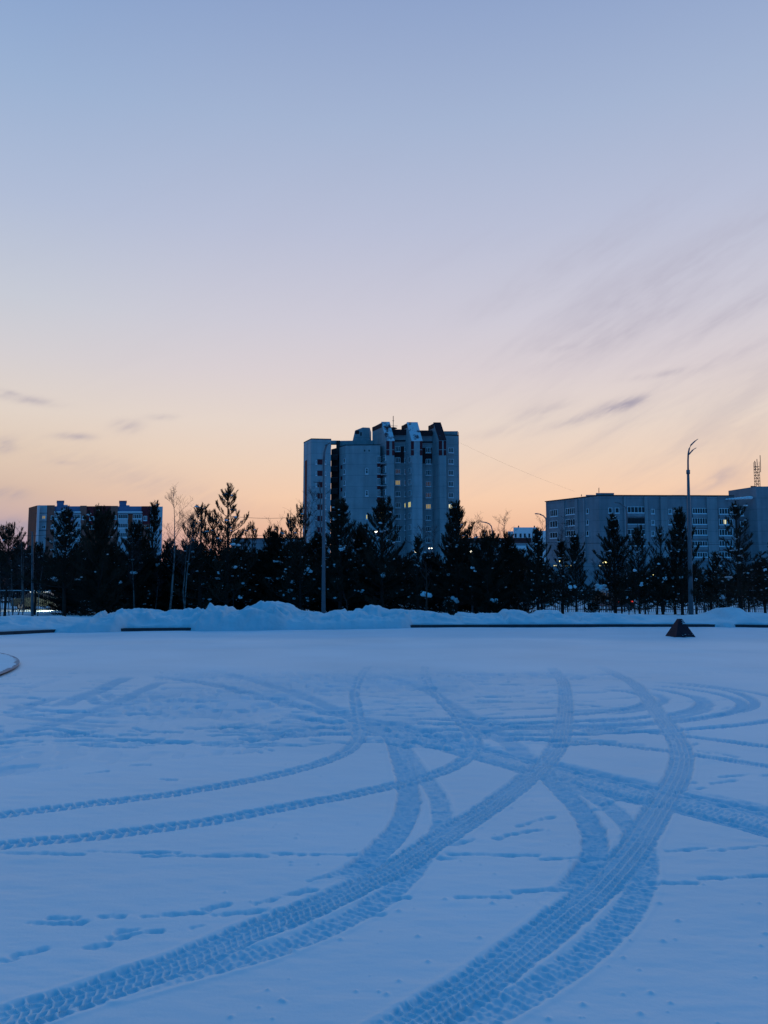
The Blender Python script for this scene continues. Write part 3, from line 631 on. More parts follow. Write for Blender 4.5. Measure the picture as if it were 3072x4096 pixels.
def mesh_of(mb, name, m, sm=False):
    me = bpy.data.meshes.new(name); me.from_pydata(mb.v, [], mb.f)
    if sm: me.polygons.foreach_set('use_smooth', [True] * len(me.polygons))
    me.materials.append(m); return me
def pine(seed, H=7.0, base=.9, Rmax=1.6, shape='cone', gap=.36, nb=5, step=.17, needle=None, nsnow=34, top_open=.0, long=1.0):
    rng = np.random.default_rng(seed); mb = MB(); pos, dirs, lens = [], [], []
    bend = rng.normal(0, .06, 2)
    def tr(z): return Vector((bend[0] * math.sin(z / H * 3), bend[1] * math.sin(z / H * 2.4), z))
    mb.tube([tr(H * i / 10) - Vector((0, 0, .4 if i == 0 else 0)) for i in range(11)], [.0135 * H * (1 - i / 10.6) + .008 for i in range(11)], 6)
    z = base; snow = []
    while z < H - .35:
        rel = (z - base) / (H - base)
        if shape == 'cone': R = Rmax * (1 - rel) ** .72 + .12
        elif shape == 'round': R = Rmax * (max(0, 1 - rel ** 2.4)) ** .6 * (.75 + .25 * min(1, rel * 4)) + .1
        elif shape == 'open': R = Rmax * (.35 + .65 * (1 - rel)) * (1 if rel < .9 else .6)
        else: R = Rmax * (1 - rel) ** .6 * (.6 + .4 * min(1, rel * 5)) + .1
        n_b = nb + rng.integers(-1, 2); a0 = rng.uniform(0, 6.28)
        if rel > .55 and top_open > 0: n_b = max(2, int(n_b * (1 - top_open)))
        for j in range(n_b):
            a = a0 + 6.283 * j / n_b + rng.normal(0, .25); Lb = R * rng.uniform(.5, 1.25)
            if rng.random() < .06: Lb *= 1.35
            e0 = math.radians(10 + 40 * rel + rng.normal(0, 9)); de = math.radians(34 + 18 * rel)
            p = tr(z + rng.normal(0, .06)); path = [p.copy()]; ns = 5
            for i in range(ns):
                e = e0 + de * (i / ns) ** 1.3
                p = p + Vector((math.cos(a) * math.cos(e), math.sin(a) * math.cos(e), math.sin(e))) * (Lb / ns); path.append(p.copy())
            mb.tube(path, [.012 + .012 * Lb * (1 - i / ns) for i in range(ns + 1)], 3, False)
            s_ = .28 * Lb if rel < .75 else .12 * Lb
            while s_ < Lb + .01:
                f = min(s_ / Lb * ns, ns - 1e-4); i = int(f); q = path[i].lerp(path[i + 1], f - i); bd = (path[i + 1] - path[i]).normalized()
                sd = bd.cross(Vector((0, 0, 1))).normalized()
                for sg in (-1, 1):
                    tw = (bd * rng.uniform(.4, .9) + sd * sg * rng.uniform(.5, 1.) + Vector((0, 0, rng.uniform(.05, .55)))).normalized()
                    tl = rng.uniform(.06, .34) * (1.15 - s_ / Lb * .7) * min(1, Lb)
                    e_ = q + tw * tl; pos.append(tuple(e_)); dirs.append(tuple(tw * .8 + Vector((0, 0, rng.uniform(.4, 1.4))))); lens.append(rng.uniform(.20, .35) * long)
                    if tl > .2: pos.append(tuple(q + tw * tl * .4)); dirs.append(tuple(tw * .8 + Vector((0, 0, .7)))); lens.append(rng.uniform(.16, .26) * long)
                if rng.random() < .6: pos.append(tuple(q)); dirs.append(tuple(bd * .5 + Vector((rng.normal(0, .2), rng.normal(0, .2), 1)))); lens.append(rng.uniform(.16, .28) * long)
                s_ += step * rng.uniform(.8, 1.25)
            for _ in range(3):
                pos.append(tuple(path[-1])); dirs.append(tuple(bd + Vector((rng.normal(0, .3), rng.normal(0, .3), rng.uniform(.2, .9))))); lens.append(rng.uniform(.2, .33) * long)
            if rng.random() < .5: snow.append(path[-1].lerp(path[2], rng.uniform(0, .6)) + Vector((0, 0, .08)))
        z += gap * rng.uniform(.85, 1.2) * (1 if rel < .8 else .85)
    tp = tr(H)
    for i in range(9):
        a = rng.uniform(0, 6.28); tl = rng.uniform(.15, .45); pos.append((tp.x, tp.y, H - .38 - rng.uniform(0, .3))); dirs.append((math.cos(a) * tl, math.sin(a) * tl, 1)); lens.append(rng.uniform(.25, .4))
    for i in range(4): pos.append((tp.x, tp.y, H - .12 - .2 * i)); dirs.append((rng.normal(0, .05), rng.normal(0, .05), 1)); lens.append(.34)
    sm = MB(); rng.shuffle(snow)
    for c in snow[:nsnow]:
        r = rng.uniform(.05, .11) * (1.5 if rng.random() < .12 else 1)
        for _ in range(rng.integers(1, 3)): blob(sm, c + Vector(rng.normal(0, .07, 3)), r * rng.uniform(.6, 1), rng)
    tm = mesh_of(mb, 'trunk', BARK); cm = shoots_mesh('crown', pos, dirs, lens, needle or NEEDLE, rng)
    return (H, tm, cm, mesh_of(sm, 'snow_load', SNOWF, True) if sm.v else None)
def put(var, name, x, y, z, H, wx, rotz, label, cat, group=None):
    H0, tm, cm, smm = var; s = H / H0
    o = thing(name, label, cat, (x, y, z), group); o.rotation_euler.z = rotz; o.scale = (s * wx * 1.3, s * wx * 1.3, s)
    for nm, me in (('trunk', tm), ('crown', cm), ('snow_load', smm)):
        if me:
            c = bpy.data.objects.new(nm, me); C.objects.link(c); c.parent = o
            if nm == 'snow_load': c['kind'] = 'stuff'
    return o
VAR = {
 'cone': pine(1, 7, .8, 1.75, 'cone', .34, 6, .15), 'cone2': pine(2, 7, .9, 1.5, 'cone', .34, 6, .15), 'cone3': pine(3, 7, .7, 1.9, 'cone', .36, 5, .16),
 'dense': pine(4, 6.5, .35, 1.6, 'round', .32, 7, .15, nsnow=14), 'dense2': pine(5, 6.5, .5, 1.45, 'round', .34, 6, .15, nsnow=26),
 'open': pine(6, 7, .9, 1.7, 'open', .42, 5, .21, top_open=.25, long=1.1), 'open2': pine(7, 7, .9, 1.5, 'open', .46, 5, .22, top_open=.35, long=1.1),
 'open3': pine(12, 7, .8, 1.25, 'open', .50, 5, .22, top_open=.3, long=1.1),
 'high': pine(14, 7, 2.3, 1.6, 'round', .36, 6, .16), 'high2': pine(15, 7, 2.0, 1.5, 'cone', .34, 6, .16),
 'slim': pine(8, 7, .8, 1.0, 'cone', .44, 5, .22, nsnow=20), 'bush': pine(9, 3, .15, 1.3, 'round', .3, 6, .15, nsnow=40),
 'back': pine(10, 6.5, .15, 1.9, 'round', .32, 7, .16, NEEDLE2, nsnow=9), 'back2': pine(11, 6.5, .2, 1.9, 'round', .32, 7, .16, NEEDLE2, nsnow=12),
}
FRONT = [  # variant, tip px, tip py, Y, width, rotation, label
 ('high2', 275, 2036, 45, 1.05, .3, 'broad dark pine with a visible trunk foot in front of the colourful block'),
 ('dense', 408, 2052, 43.5, .85, 1.2, 'solid black column of a pine branching to the snow left of the bank hump'),
 ('dense2', 545, 2105, 48, .85, 2.0, 'shaggy pine before the right stair tower of the colourful block'),
 ('slim', 619, 2016, 50, .85, .7, 'slender pine with a bare leader at the right end of the colourful block'),
 ('open2', 775, 2068, 50, .9, 3.0, 'spiky topped pine just right of the pale birches'),
 ('open3', 811, 2022, 47, 1.1, 1.0, 'narrow pine with upright candles left of the tallest pine'),
 ('open', 848, 2056, 51, .9, 4.2, 'half hidden pine between the candle topped pine and the tallest pine'),
 ('open', 912, 1950, 47, 1.0, .4, 'tallest pine with long upswept side branches against the orange sky'),
 ('open2', 1012, 2094, 52, .7, 2.2, 'small tufted pine top in the gap left of the tower'),
 ('dense', 1098, 2128, 50, .95, 3.3, 'rounded pine behind the highest hump of the snow bank'),
 ('open', 1158, 2066, 49, .85, 5.0, 'pine with glowing gaps left of the tower edge'),
 ('open2', 1206, 2026, 47, .9, 1.7, 'thin topped pine standing at the left edge of the tower'),
 ('cone2', 1362, 2002, 46.5, .95, .9, 'pointed pine right of the tall lamp before the tower'),
 ('dense2', 1270, 2148, 52, 1.0, 3.9, 'low pine behind the tall lamp post before the tower'),
 ('cone3', 1530, 1996, 46, 1.0, 2.6, 'wide pine with a long right branch before the tower middle'),
 ('dense', 1450, 2120, 49, .9, 5.2, 'rounded pine filling between the two pointed pines before the tower'),
 ('slim', 1672, 2148, 45, .9, .2, 'low pine with snow beside the bright lamp'),
 ('cone', 1822, 2018, 46, .98, 4.0, 'conical pine with loose right branches at the right tower edge'),
 ('dense', 1950, 2142, 44.5, 1.0, .6, 'flat topped wide pine right of the conical tower edge pine'),
 ('dense2', 2030, 2150, 46, .95, 2.9, 'wide bushy pine in front of the maroon roof'),
 ('cone2', 2147, 2117, 43.5, .88, 1.5, 'pine with a clear trunk between two snow mounds'),
 ('slim', 2243, 2165, 50, 1.15, 3.1, 'short grey pine before the left end of the brick block'),
 ('cone2', 2300, 2140, 42.5, .85, 4.6, 'pine beside the short grey one on a clear trunk foot'),
 ('cone', 2450, 2068, 45, .85, 5.5, 'tiered pine with yellow lights at its left'),
 ('cone3', 2548, 2108, 42, .72, 2.2, 'dense pine directly left of the twin trunks'),
 ('open2', 2640, 2112, 41.5, .9, 1.1, 'twin trunk pine two trees left of the double armed lamp'),
 ('cone', 2714, 2043, 41.5, .85, 3.6, 'tall pine next to the double armed lamp above the steel pyramid'),
 ('open3', 2944, 2018, 46, 1.2, 2.4, 'open pine with drooping gaps right of the double armed lamp'),
 ('open2', 3085, 2175, 45, 1.0, .5, 'pine cut by the right edge of the photo'),
 ('high2', 2860, 2210, 50, .95, .9, 'low pine between the double armed lamp and the open pine'),
 ('high', 35, 2112, 49, .85, 1.8, 'flat crowned pine at the left edge of the photo'),
 ('high', 150, 2185, 52, 1.0, 2.7, 'low pine behind the slim grey post on the left'),
 ('dense2', 680, 2175, 53, 1.0, .1, 'low dark pine behind the pale birches'),
]
rg = np.random.default_rng(77); tree_roots = []
for (v, px, py, Y, wx, rz, lb) in FRONT:
    p = at(px, py, Y); z = tz(p.x, Y) - .05
    tree_roots.append((px, Y, put(VAR[v], 'pine_tree', p.x, Y, z, p.z - z, wx, rz, lb, 'tree', 'pines in the front of the tree belt')))
TOPL = [(-200, 2150), (0, 2150), (60, 2160), (150, 2230), (240, 2160), (600, 2190), (760, 2170), (930, 2200), (1100, 2160), (1300, 2185), (1650, 2215), (1720, 2235), (1800, 2180), (2040, 2175), (2080, 2230), (2220, 2260), (2350, 2290), (2420, 2290), (2600, 2230), (2720, 2230), (2800, 2270), (2900, 2260), (3100, 2250), (3300, 2200)]
for i in range(84):
    px = -180 + i * 40.5 + rg.uniform(-18, 18); Y = rg.choice([50.5, 53, 55.8]) + rg.uniform(-.8, .8)
    if px < 260 or px > 2070: Y = rg.choice([86, 91, 96])
    py = float(interp(TOPL, px)) + rg.uniform(-5, 75)
    p = at(px, py, Y); z = tz(p.x, Y) - .05
    put(VAR[['back', 'back2', 'dense2', 'cone3'][rg.integers(0, 4)]], 'pine_tree', p.x, Y, z, p.z - z, rg.uniform(.95, 1.3) * (1.2 if p.z < 4.5 else 1.05), rg.uniform(0, 6.28),
        'dark young pine of the back row, lost in the black mass of the tree belt', 'tree', 'pines massed in the back row')
for i in range(15):
    px = 2090 + i * 68 + rg.uniform(-20, 20); Y = rg.uniform(49.5, 55.5); py = float(interp(TOPL, px)) + rg.uniform(-20, 60)
    if min(abs(px - 2425), abs(px - 2245), abs(px - 2105)) < 42: continue
    p = at(px, py, Y); z = tz(p.x, Y) - .05
    put(VAR[['high', 'open2', 'high2', 'open'][rg.integers(0, 4)]], 'pine_tree', p.x, Y, z, p.z - z, rg.uniform(1.1, 1.5), rg.uniform(0, 6.28),
        'small ragged pine behind the front pines before the brick block', 'tree', 'ragged pines behind the front pines on the right')
# distinct big lumps of snow held in the pines
def clump(px, py, wpx, hpx):
    _, Y, o = min(tree_roots, key=lambda t_: abs(t_[0] - px) + abs(t_[1] - 44) * 2)
    Yc = Y - .9; c = at(px, py, Yc); s = Yc / F; m_ = MB(); rng = np.random.default_rng(int(px))
    for k in range(6):
        blob(m_, (c.x + rng.uniform(-.34, .34) * wpx * s, Yc + rng.uniform(-.06, .06), c.z + rng.uniform(-.32, .32) * hpx * s), .26 * wpx * s * rng.uniform(.5, 1.1), rng, .8)
    me = mesh_of(m_, 'snow_clump', SNOWF, True)
    ob = bpy.data.objects.new('snow_clump', me); C.objects.link(ob); ob.parent = o
    ob.matrix_parent_inverse = (Matrix.Translation(o.location) @ o.rotation_euler.to_matrix().to_4x4() @ Matrix.Diagonal(tuple(o.scale) + (1,))).inverted()
for a in [(1237, 2282, 26, 42), (1122, 2254, 20, 26), (1076, 2318, 14, 20), (1091, 2320, 14, 22), (1364, 2198, 20, 26), (1374, 2192, 14, 20), (1530, 2302, 22, 28), (1340, 2262, 18, 20), (1540, 2266, 12, 18), (1510, 2150, 14, 14),
          (1160, 2372, 28, 34), (1141, 2290, 14, 18), (960, 2388, 22, 12), (2541, 2280, 20, 14), (2657, 2313, 20, 24), (2565, 2338, 20, 22), (2725, 2312, 18, 14), (2783, 2318, 14, 16), (2396, 2350, 46, 26), (2418, 2352, 26, 30), (2889, 2388, 22, 20),
          (1706, 2376, 40, 20), (2022, 2352, 12, 14), (1995, 2362, 16, 22), (2440, 2205, 14, 10), (483, 2329, 14, 12), (630, 2260, 18, 12), (535, 2290, 26, 10), (590, 2303, 10, 12), (2290, 2345, 34, 14), (1310, 2228, 14, 10), (1700, 2210, 12, 12), (1400, 2240, 14, 8),
          (1420, 2245, 12, 14), (1450, 2243, 16, 10), (1575, 2170, 12, 8), (1575, 2236, 10, 10), (1890, 2270, 18, 10), (1900, 2283, 12, 12), (2880, 2262, 14, 10), (3060, 2280, 14, 12), (2635, 2255, 10, 8), (1820, 2400, 34, 26), (1975, 2405, 30, 24)]: clump(*a)
for px, py, Y, H, lb in ((340, 2474, 41.5, .9, 'low snow laden pine bush at the foot of the black column pine'), (1790, 2440, 43, 1.0, 'low snow laden pine bush left of two thin trunks'), (2370, 2440, 44, .9, 'low snow laden pine bush below the yellow lights'), (2890, 2440, 44, .8, 'low snow laden pine bush on the right snow mound')):
    p = at(px, py, Y); put(VAR['bush'], 'pine_bush', p.x, Y, tz(p.x, Y) - .05, H, 1.0, rg.uniform(0, 6), lb, 'bush', 'low bushes at the foot of the pines')

def birch(seed, H, spread, thick, fine=1.0):
    rng = np.random.default_rng(seed); tb, cb_ = MB(), MB()
    pts = [Vector((0, 0, -.3))]; d = Vector((rng.normal(0, .05), rng.normal(0, .05), 1)).normalized()
    for i in range(10):
        d = (d + Vector((rng.normal(0, .05), rng.normal(0, .05), .1))).normalized(); pts.append(pts[-1] + d * (H + .3) / 10)
    sc_ = H / pts[-1].z; pts = [p * sc_ for p in pts]
    tb.tube(pts, [thick * (1 - i / 10.5) + .004 for i in range(11)], 6)
    def br(p, d, ln, r, depth):
        path = [p]; n = 4
        for i in range(n):
            d = (d + Vector((rng.normal(0, .12), rng.normal(0, .12), .10 if depth < 2 else -.02))).normalized(); path.append(path[-1] + d * ln / n)
        cb_.tube(path, [max(.0035, r * (1 - .75 * i / n)) for i in range(n + 1)], 3, False)
        if depth < 2:
            for k in range(int((5 if depth == 0 else 4) * fine)):
                t_ = rng.uniform(.25, 1); i = min(int(t_ * n), n - 1); q = path[i].lerp(path[i + 1], t_ * n - i)
                a = rng.uniform(0, 6.28); sd = Vector((math.cos(a), math.sin(a), rng.uniform(0, .6)))
                br(q, (d * .9 + sd * .7).normalized(), ln * rng.uniform(.35, .6), r * .5, depth + 1)
    for k in range(int(24 * fine)):
        t_ = rng.uniform(.38, .98); i = min(int(t_ * 10), 9); p = pts[i].lerp(pts[i + 1], t_ * 10 - i); a = rng.uniform(0, 6.28)
        br(p, Vector((math.cos(a) * spread, math.sin(a) * spread, rng.uniform(.7, 1.2))).normalized(), H * rng.uniform(.10, .26) * (1.15 - t_ * .6), .012, 0)
    return (H, mesh_of(tb, 'trunk', BIRCH), mesh_of(cb_, 'crown', TWIG), None)
BV = [birch(1, 8, .8, .055), birch(2, 8, 1.0, .05), birch(3, 8, .7, .045, .8)]
for v, px, py, Y, rz, lb in [(0, 690, 1968, 44, .5, 'tallest pale bare birch beside the colourful block'), (1, 738, 2085, 44.5, 2, 'middle birch of three with a straight pale trunk'), (2, 762, 2060, 45, 4, 'birch with a crooked pale trunk right of the straight one'),
     (2, 82, 2130, 46, 1, 'pale bare birch left of the slim grey post'), (1, 100, 2190, 47, 3, 'thin forked birch close to the slim grey post'), (0, 163, 2210, 47, 5, 'thin birch right of the slim grey post'), (1, 1185, 1968, 60, 1.1, 'bare birch crown rising left of the tower edge'),
     (0, 12, 2250, 48, 2.2, 'thin bare birch at the very left edge'), (2, 1075, 2090, 62, 2.2, 'bare treetop between the small tufted pine and the tower'), (0, 545, 2150, 46, 2.2, 'thin pale birch stem in front of the shaggy pine')]:
    p = at(px, py, Y); z = tz(p.x, Y) - .05
    put(BV[v], 'birch_tree', p.x, Y, z, p.z - z, 1.0, rz, lb, 'tree', 'bare birches in the tree belt')
for v, px, py, Y, lb in [(0, 1998, 2062, 120, 'bare drooping birch beside the far hooked lamp, against orange sky'), (1, 1895, 2090, 120, 'bare tree right of the tower against orange sky'), (2, 2148, 2075, 125, 'bare tree left of the brick block end'), (1, 2310, 2090, 130, 'bare tree before the left wing of the brick block'),
     (0, 2230, 2130, 130, 'bare tree before the left corner of the brick block'), (2, 1590, 2100, 140, 'bare tree at the foot of the tower, left of its pale pier'), (1, 1640, 2110, 140, 'bare tree at the foot of the tower under its pale pier'), (0, 1720, 2115, 140, 'bare tree at the foot of the tower, right of its pale pier'),
     (2, 1255, 2060, 140, 'bare tree at the foot of the tower left wing'), (1, 1960, 2100, 118, 'low bare tree left of the drooping birch')]:
    p = at(px, py, Y); put(BV[v], 'bare_tree', p.x, Y, -.1, p.z + .1, 1.15, rg.uniform(0, 6), lb, 'tree', 'bare trees far behind the tree belt')
for i in range(26):
    px = (60, 3040)[i % 2] + rg.uniform(-50, 50) if i < 4 else rg.uniform(2080, 3080) if i < 18 else rg.uniform(560, 1300)
    Y = rg.uniform(47, 56); p = at(px, rg.uniform(2215, 2320), Y); z = tz(p.x, Y) - .1
    put(BV[i % 3], 'bare_sapling', p.x, Y, z, p.z - z, 1.25, rg.uniform(0, 6), 'thin bare sapling lost among the pines of the belt', 'sapling', 'bare saplings among the pines')
# saplings on the bank
for px, pt, pb, Y, lb in ((1706, 2250, 2476, 36.2, 'thin bare sapling planted in the snow bank front'), (1387, 2400, 2462, 36.5, 'short broken sapling stub in the snow bank')):
    a, b_ = at(px, pt, Y), at(px, pb, Y); z = tz(b_.x, Y) - .1
    o = thing('sapling', lb, 'sapling', (b_.x, Y, z))
    m_ = MB(); m_.tube([(b_.x, Y, z), (b_.x + .02, Y, (z + a.z) / 2), (b_.x - .01, Y, a.z)], [.05, .035, .012] if px > 1500 else [.03, .028, .02], 6); m_.build('trunk', BARK, o)
    m_ = MB(); rr = random.Random(px)
    for k in range(9 if px > 1500 else 2):
        zz = z + (a.z - z) * rr.uniform(.45, .95); q = rr.uniform(0, 6.28)
        m_.tube([(b_.x, Y, zz), (b_.x + math.cos(q) * .2, Y + math.sin(q) * .2, zz + .25), (b_.x + math.cos(q) * .3, Y + math.sin(q) * .3, zz + .55)], [.010, .007, .004], 3)
    m_.build('crown', TWIG, o)

# ------------------------------------------------------------------ picket fence behind the pines
FY = 58.0
fe = thing('picket_fence', 'long dark metal picket fence with a snow topped rail behind the pines', 'fence', (0, FY, 0))
zr = zat(2360, FY)
x = -33.0; rr = random.Random(3)
while x < 33:
    m_ = MB(); x1 = x + 3.0; zb = tz(x + 1.5, FY) - .15
    k = x + .12
    while k < x1 - .06:
        zt_ = zr + .06 + rr.uniform(-.01, .01); m_.hexa([(k - .02, FY - .01, zb), (k + .02, FY - .01, zb), (k + .02, FY + .01, zb), (k - .02, FY + .01, zb), (k - .02, FY - .01, zt_), (k + .02, FY - .01, zt_), (k + .02, FY + .01, zt_), (k - .02, FY + .01, zt_)]); k += .145
    m_.box(x + .05, x1 - .05, FY + .012, FY + .05, zr - .10, zr - .05); m_.box(x + .05, x1 - .05, FY + .012, FY + .05, zb + .35, zb + .40)
    m_.build('fence_panel', DMETAL, fe)
    m_ = MB(); m_.box(x - .045, x + .045, FY - .045, FY + .045, zb - .1, zr + .1); m_.build('post', DMETAL, fe)
    m_ = MB(); m_.box(x + .06, x1 - .06, FY - .03, FY + .06, zr - .048, zr - .012); m_.build('snow_cap', SNOWF, fe)
    x = x1

# ------------------------------------------------------------------ facade helper
class Facet:                        # vertical wall plane between two plan points (seen from the camera: A left, B right)
    def __init__(s, A, B):
        s.A, s.B = Vector((A[0], A[1], 0)), Vector((B[0], B[1], 0)); s.t = (s.B - s.A).normalized(); s.n = Vector((s.t.y, -s.t.x, 0))
    def hit(s, px, py):
        d = Vector(ray(px, py)); o = Vector((0, 0, EYE)); k = (s.A - o).dot(s.n) / d.dot(s.n); p = o + d * k
        return (p - s.A).dot(s.t), p.z
    def P(s, a, z, out): return s.A + s.t * a + s.n * out + Vector((0, 0, z))
    def slab(s, m_, a0, a1, z0, z1, o0, o1):
        m_.hexa([s.P(a0, z0, o1), s.P(a1, z0, o1), s.P(a1, z0, o0), s.P(a0, z0, o0), s.P(a0, z1, o1), s.P(a1, z1, o1), s.P(a1, z1, o0), s.P(a0, z1, o0)])
    def rect(s, x0, y0, x1, y1):
        a0, z1 = s.hit(x0, (y0 + y1) / 2)[0], s.hit((x0 + x1) / 2, y0)[1]; a1, z0 = s.hit(x1, (y0 + y1) / 2)[0], s.hit((x0 + x1) / 2, y1)[1]
        return a0, a1, z0, z1
    def panel(s, name, m, parent, r, o1=.05, o0=-.1):
        m_ = MB(); s.slab(m_, *s.rect(*r), o0, o1); return m_.build(name, m, parent)
    def window(s, parent, r, n=2, pane=None, frame=None, fw=.11, sill=True, out=.0, tr=False):
        a0, a1, z0, z1 = s.rect(*r); m_ = MB()
        s.slab(m_, a0, a0 + fw, z0, z1, -.05, .12 + out); s.slab(m_, a1 - fw, a1, z0, z1, -.05, .12 + out)
        s.slab(m_, a0 + fw, a1 - fw, z0, z0 + fw, -.05, .117 + out); s.slab(m_, a0 + fw, a1 - fw, z1 - fw, z1, -.05, .117 + out)
        for i in range(1, n):
            c = a0 + (a1 - a0) * i / n; s.slab(m_, c - fw * .45, c + fw * .45, z0 + fw, z1 - fw, -.05, .11 + out)
        if tr: s.slab(m_, a0 + fw, a1 - fw, z1 - .65, z1 - .57, -.05, .105 + out)
        f_ = m_.build('window', frame or WHITEP, parent)
        m_ = MB(); s.slab(m_, a0 + fw * .5, a1 - fw * .5, z0 + fw * .5, z1 - fw * .5, -.04, .04 + out); m_.build('pane', pane or GLASS, f_)
        if sill:
            m_ = MB(); s.slab(m_, a0 - .08, a1 + .08, z0 - .16, z0 - .003, -.05, .26 + out); m_.build('sill', SNOWF, f_)
        return f_
def PP(px, Y, py=1950):
    p = at(px, py, Y); return (p.x, Y)

# ------------------------------------------------------------------ the tower block
tw = thing('tower_block', 'tall grey panel tower block with three slanted dark red roof fins', 'building', (0, 192, 0))
m_ = MB()
P1, P2, P3 = PP(1213, 197), PP(1243, 192), PP(1323, 192.5)
zt1 = zat(1757, 192)
m_.prism([P1, P2, P3, PP(1323, 203), PP(1216, 205)], -1, zt1); m_.build('wing_wall', CONC2, tw)
m_ = MB(); m_.prism([PP(1324, 198), PP(1344, 198), PP(1344, 206), PP(1324, 206)], -1, [zat(1797, 198), zat(1792, 198), zat(1792, 198), zat(1797, 198)]); m_.prism([PP(1344, 197.5), PP(1358.5, 197.5), PP(1358.5, 206), PP(1344, 206)], -1, zat(1762, 197.5)); m_.build('recess_wall', DARKREC, tw)
m_ = MB(); m_.prism([PP(1322, 198.5), PP(1345, 198.5), PP(1345, 200), PP(1322, 200)], zat(1775.5, 198.5), zat(1762, 198.5)); m_.build('roof_beam', CONC, tw)
m_ = MB(); m_.prism([PP(1357, 195.0), PP(1382, 192.4), PP(1521, 192.0), PP(1521, 203), PP(1357, 204)], -1, zat(1781, 192)); m_.build('stair_wall', CONC, tw)
m_ = MB(); m_.prism([PP(1357, 199), PP(1492, 198.5), PP(1492, 207), PP(1357, 207)], 25, zat(1763, 199)); m_.build('upper_wall', CONC, tw)
m_ = MB(); m_.prism([PP(1500, 198), PP(1834, 197.5), PP(1834, 208), PP(1500, 208)], -1, zat(1726, 198)); m_.build('core_wall', CONC, tw)
m_ = MB(); m_.prism([PP(1570, 195.2), PP(1655, 195.0), PP(1655, 199), PP(1570, 199)], -1, zat(1738, 195)); m_.prism([PP(1680, 195.2), PP(1765, 195.0), PP(1765, 199), PP(1680, 199)], -1, zat(1741, 195)); m_.build('bay_wall', CONC, tw)
m_ = MB(); m_.prism([PP(1775, 195), PP(1837, 195.6), PP(1837.5, 207), PP(1775, 207)], -1, [zat(1741, 195), zat(1744, 195.6), zat(1744, 195.6), zat(1741, 195)]); m_.build('end_wall', CONC, tw)
for a, b_, y0, y1, Y in ((1560, 1631, 1718, 1739, 194.6), (1676, 1729, 1722, 1742, 194.6)):
    fc = Facet(PP(a, Y), PP(b_, Y)); fc.panel('parapet', DARKBR, tw, (a, y0, b_, y1), .2, -2.0)
fcb1 = Facet(PP(1570, 195.2), PP(1655, 195.0)); fcb2 = Facet(PP(1680, 195.2), PP(1765, 195.0))
fcb1.panel('cornice', DARKBR, tw, (1576, 1761, 1632, 1766), .25); fcb2.panel('cornice', DARKBR, tw, (1688, 1766, 1730, 1771), .25)
# three fins with slanted heads
def fin(F0, F1, YF, dpx, dY, frac, yF, yT, top, wallm):
    a, b_ = Vector((*PP(F0, YF), 0)), Vector((*PP(F1, YF), 0)); tl = Vector((*PP(F0 + dpx, YF + dY), 0)); v = tl - a
    zF, zT = zat(yF, YF), zat(yT, YF + dY * frac)
    z = lambda p, h: (p.x, p.y, h)
    a1, b1 = a + v * frac, b_ + v * frac; a2, b2 = a + v, b_ + v
    m_ = MB()
    m_.v = [z(a, -1), z(b_, -1), z(b2, -1), z(a2, -1), z(a, zF), z(b_, zF), z(a1, zT), z(b1, zT), z(a2, zT - .25), z(b2, zT - .25)]
    m_.f = [(0, 1, 5, 4), (4, 5, 7, 6), (6, 7, 9, 8), (0, 4, 6, 8, 3), (1, 2, 9, 7, 5), (3, 8, 9, 2), (0, 3, 2, 1)]
    m_.build('fin_wall', wallm, tw)
    nrm = (b_ - a).cross(Vector(z(a1, zT)) - Vector(z(a, zF))).normalized()
    if nrm.y > 0: nrm = -nrm
    m_ = MB(); q = [Vector(z(a, zF)) - Vector((.12, 0, .1)), Vector(z(b_, zF)) + Vector((.12, 0, -.1)), Vector(z(b1, zT)) + Vector((.12, 0, .1)), Vector(z(a1, zT)) + Vector((-.12, 0, .1))]
    m_.hexa([p + nrm * .02 for p in q] + [p + nrm * .16 for p in q]); m_.build('slanted_roof', top, tw)
    m_ = MB(); fl = Facet((a2.x, a2.y), (a.x, a.y)); lf = v.length
    fl.slab(m_, 0.02, lf * (1 - frac), zT - 1.3, zT - .2, -.1, .06); m_.build('fascia', DARKBR, tw)
    return Facet((a.x, a.y), (b_.x, b_.y)), Facet((a2.x, a2.y), (a.x, a.y))
f1, fl1 = fin(1547, 1577.5, 191.6, -58, 7.5, .34, 1763, 1690, SLOPES, CONC)
f2, fl2 = fin(1649, 1689.5, 191.6, -42, 5.2, .46, 1763.5, 1691.5, SLOPEW, CONC2)
f3, fl3 = fin(1759, 1785.5, 191.8, -44, 5.2, .50, 1760, 1692.5, SLOPED, CONC)
for fc, xs_ in ((f1, ((1545, 1557.5), (1568.5, 1578))), (f2, ((1644, 1655.5), (1679.5, 1689.5))), (f3, ((1755, 1768.5), (1774.5, 1784.8)))):
    for x0, x1 in xs_:
        fc.panel('cladding_strip', DARKRED, tw, (x0, 1763.5, x1, 1797.5)); fc.panel('cladding_strip', DARKRED, tw, (x0, 1800.5, x1, 1821.5))
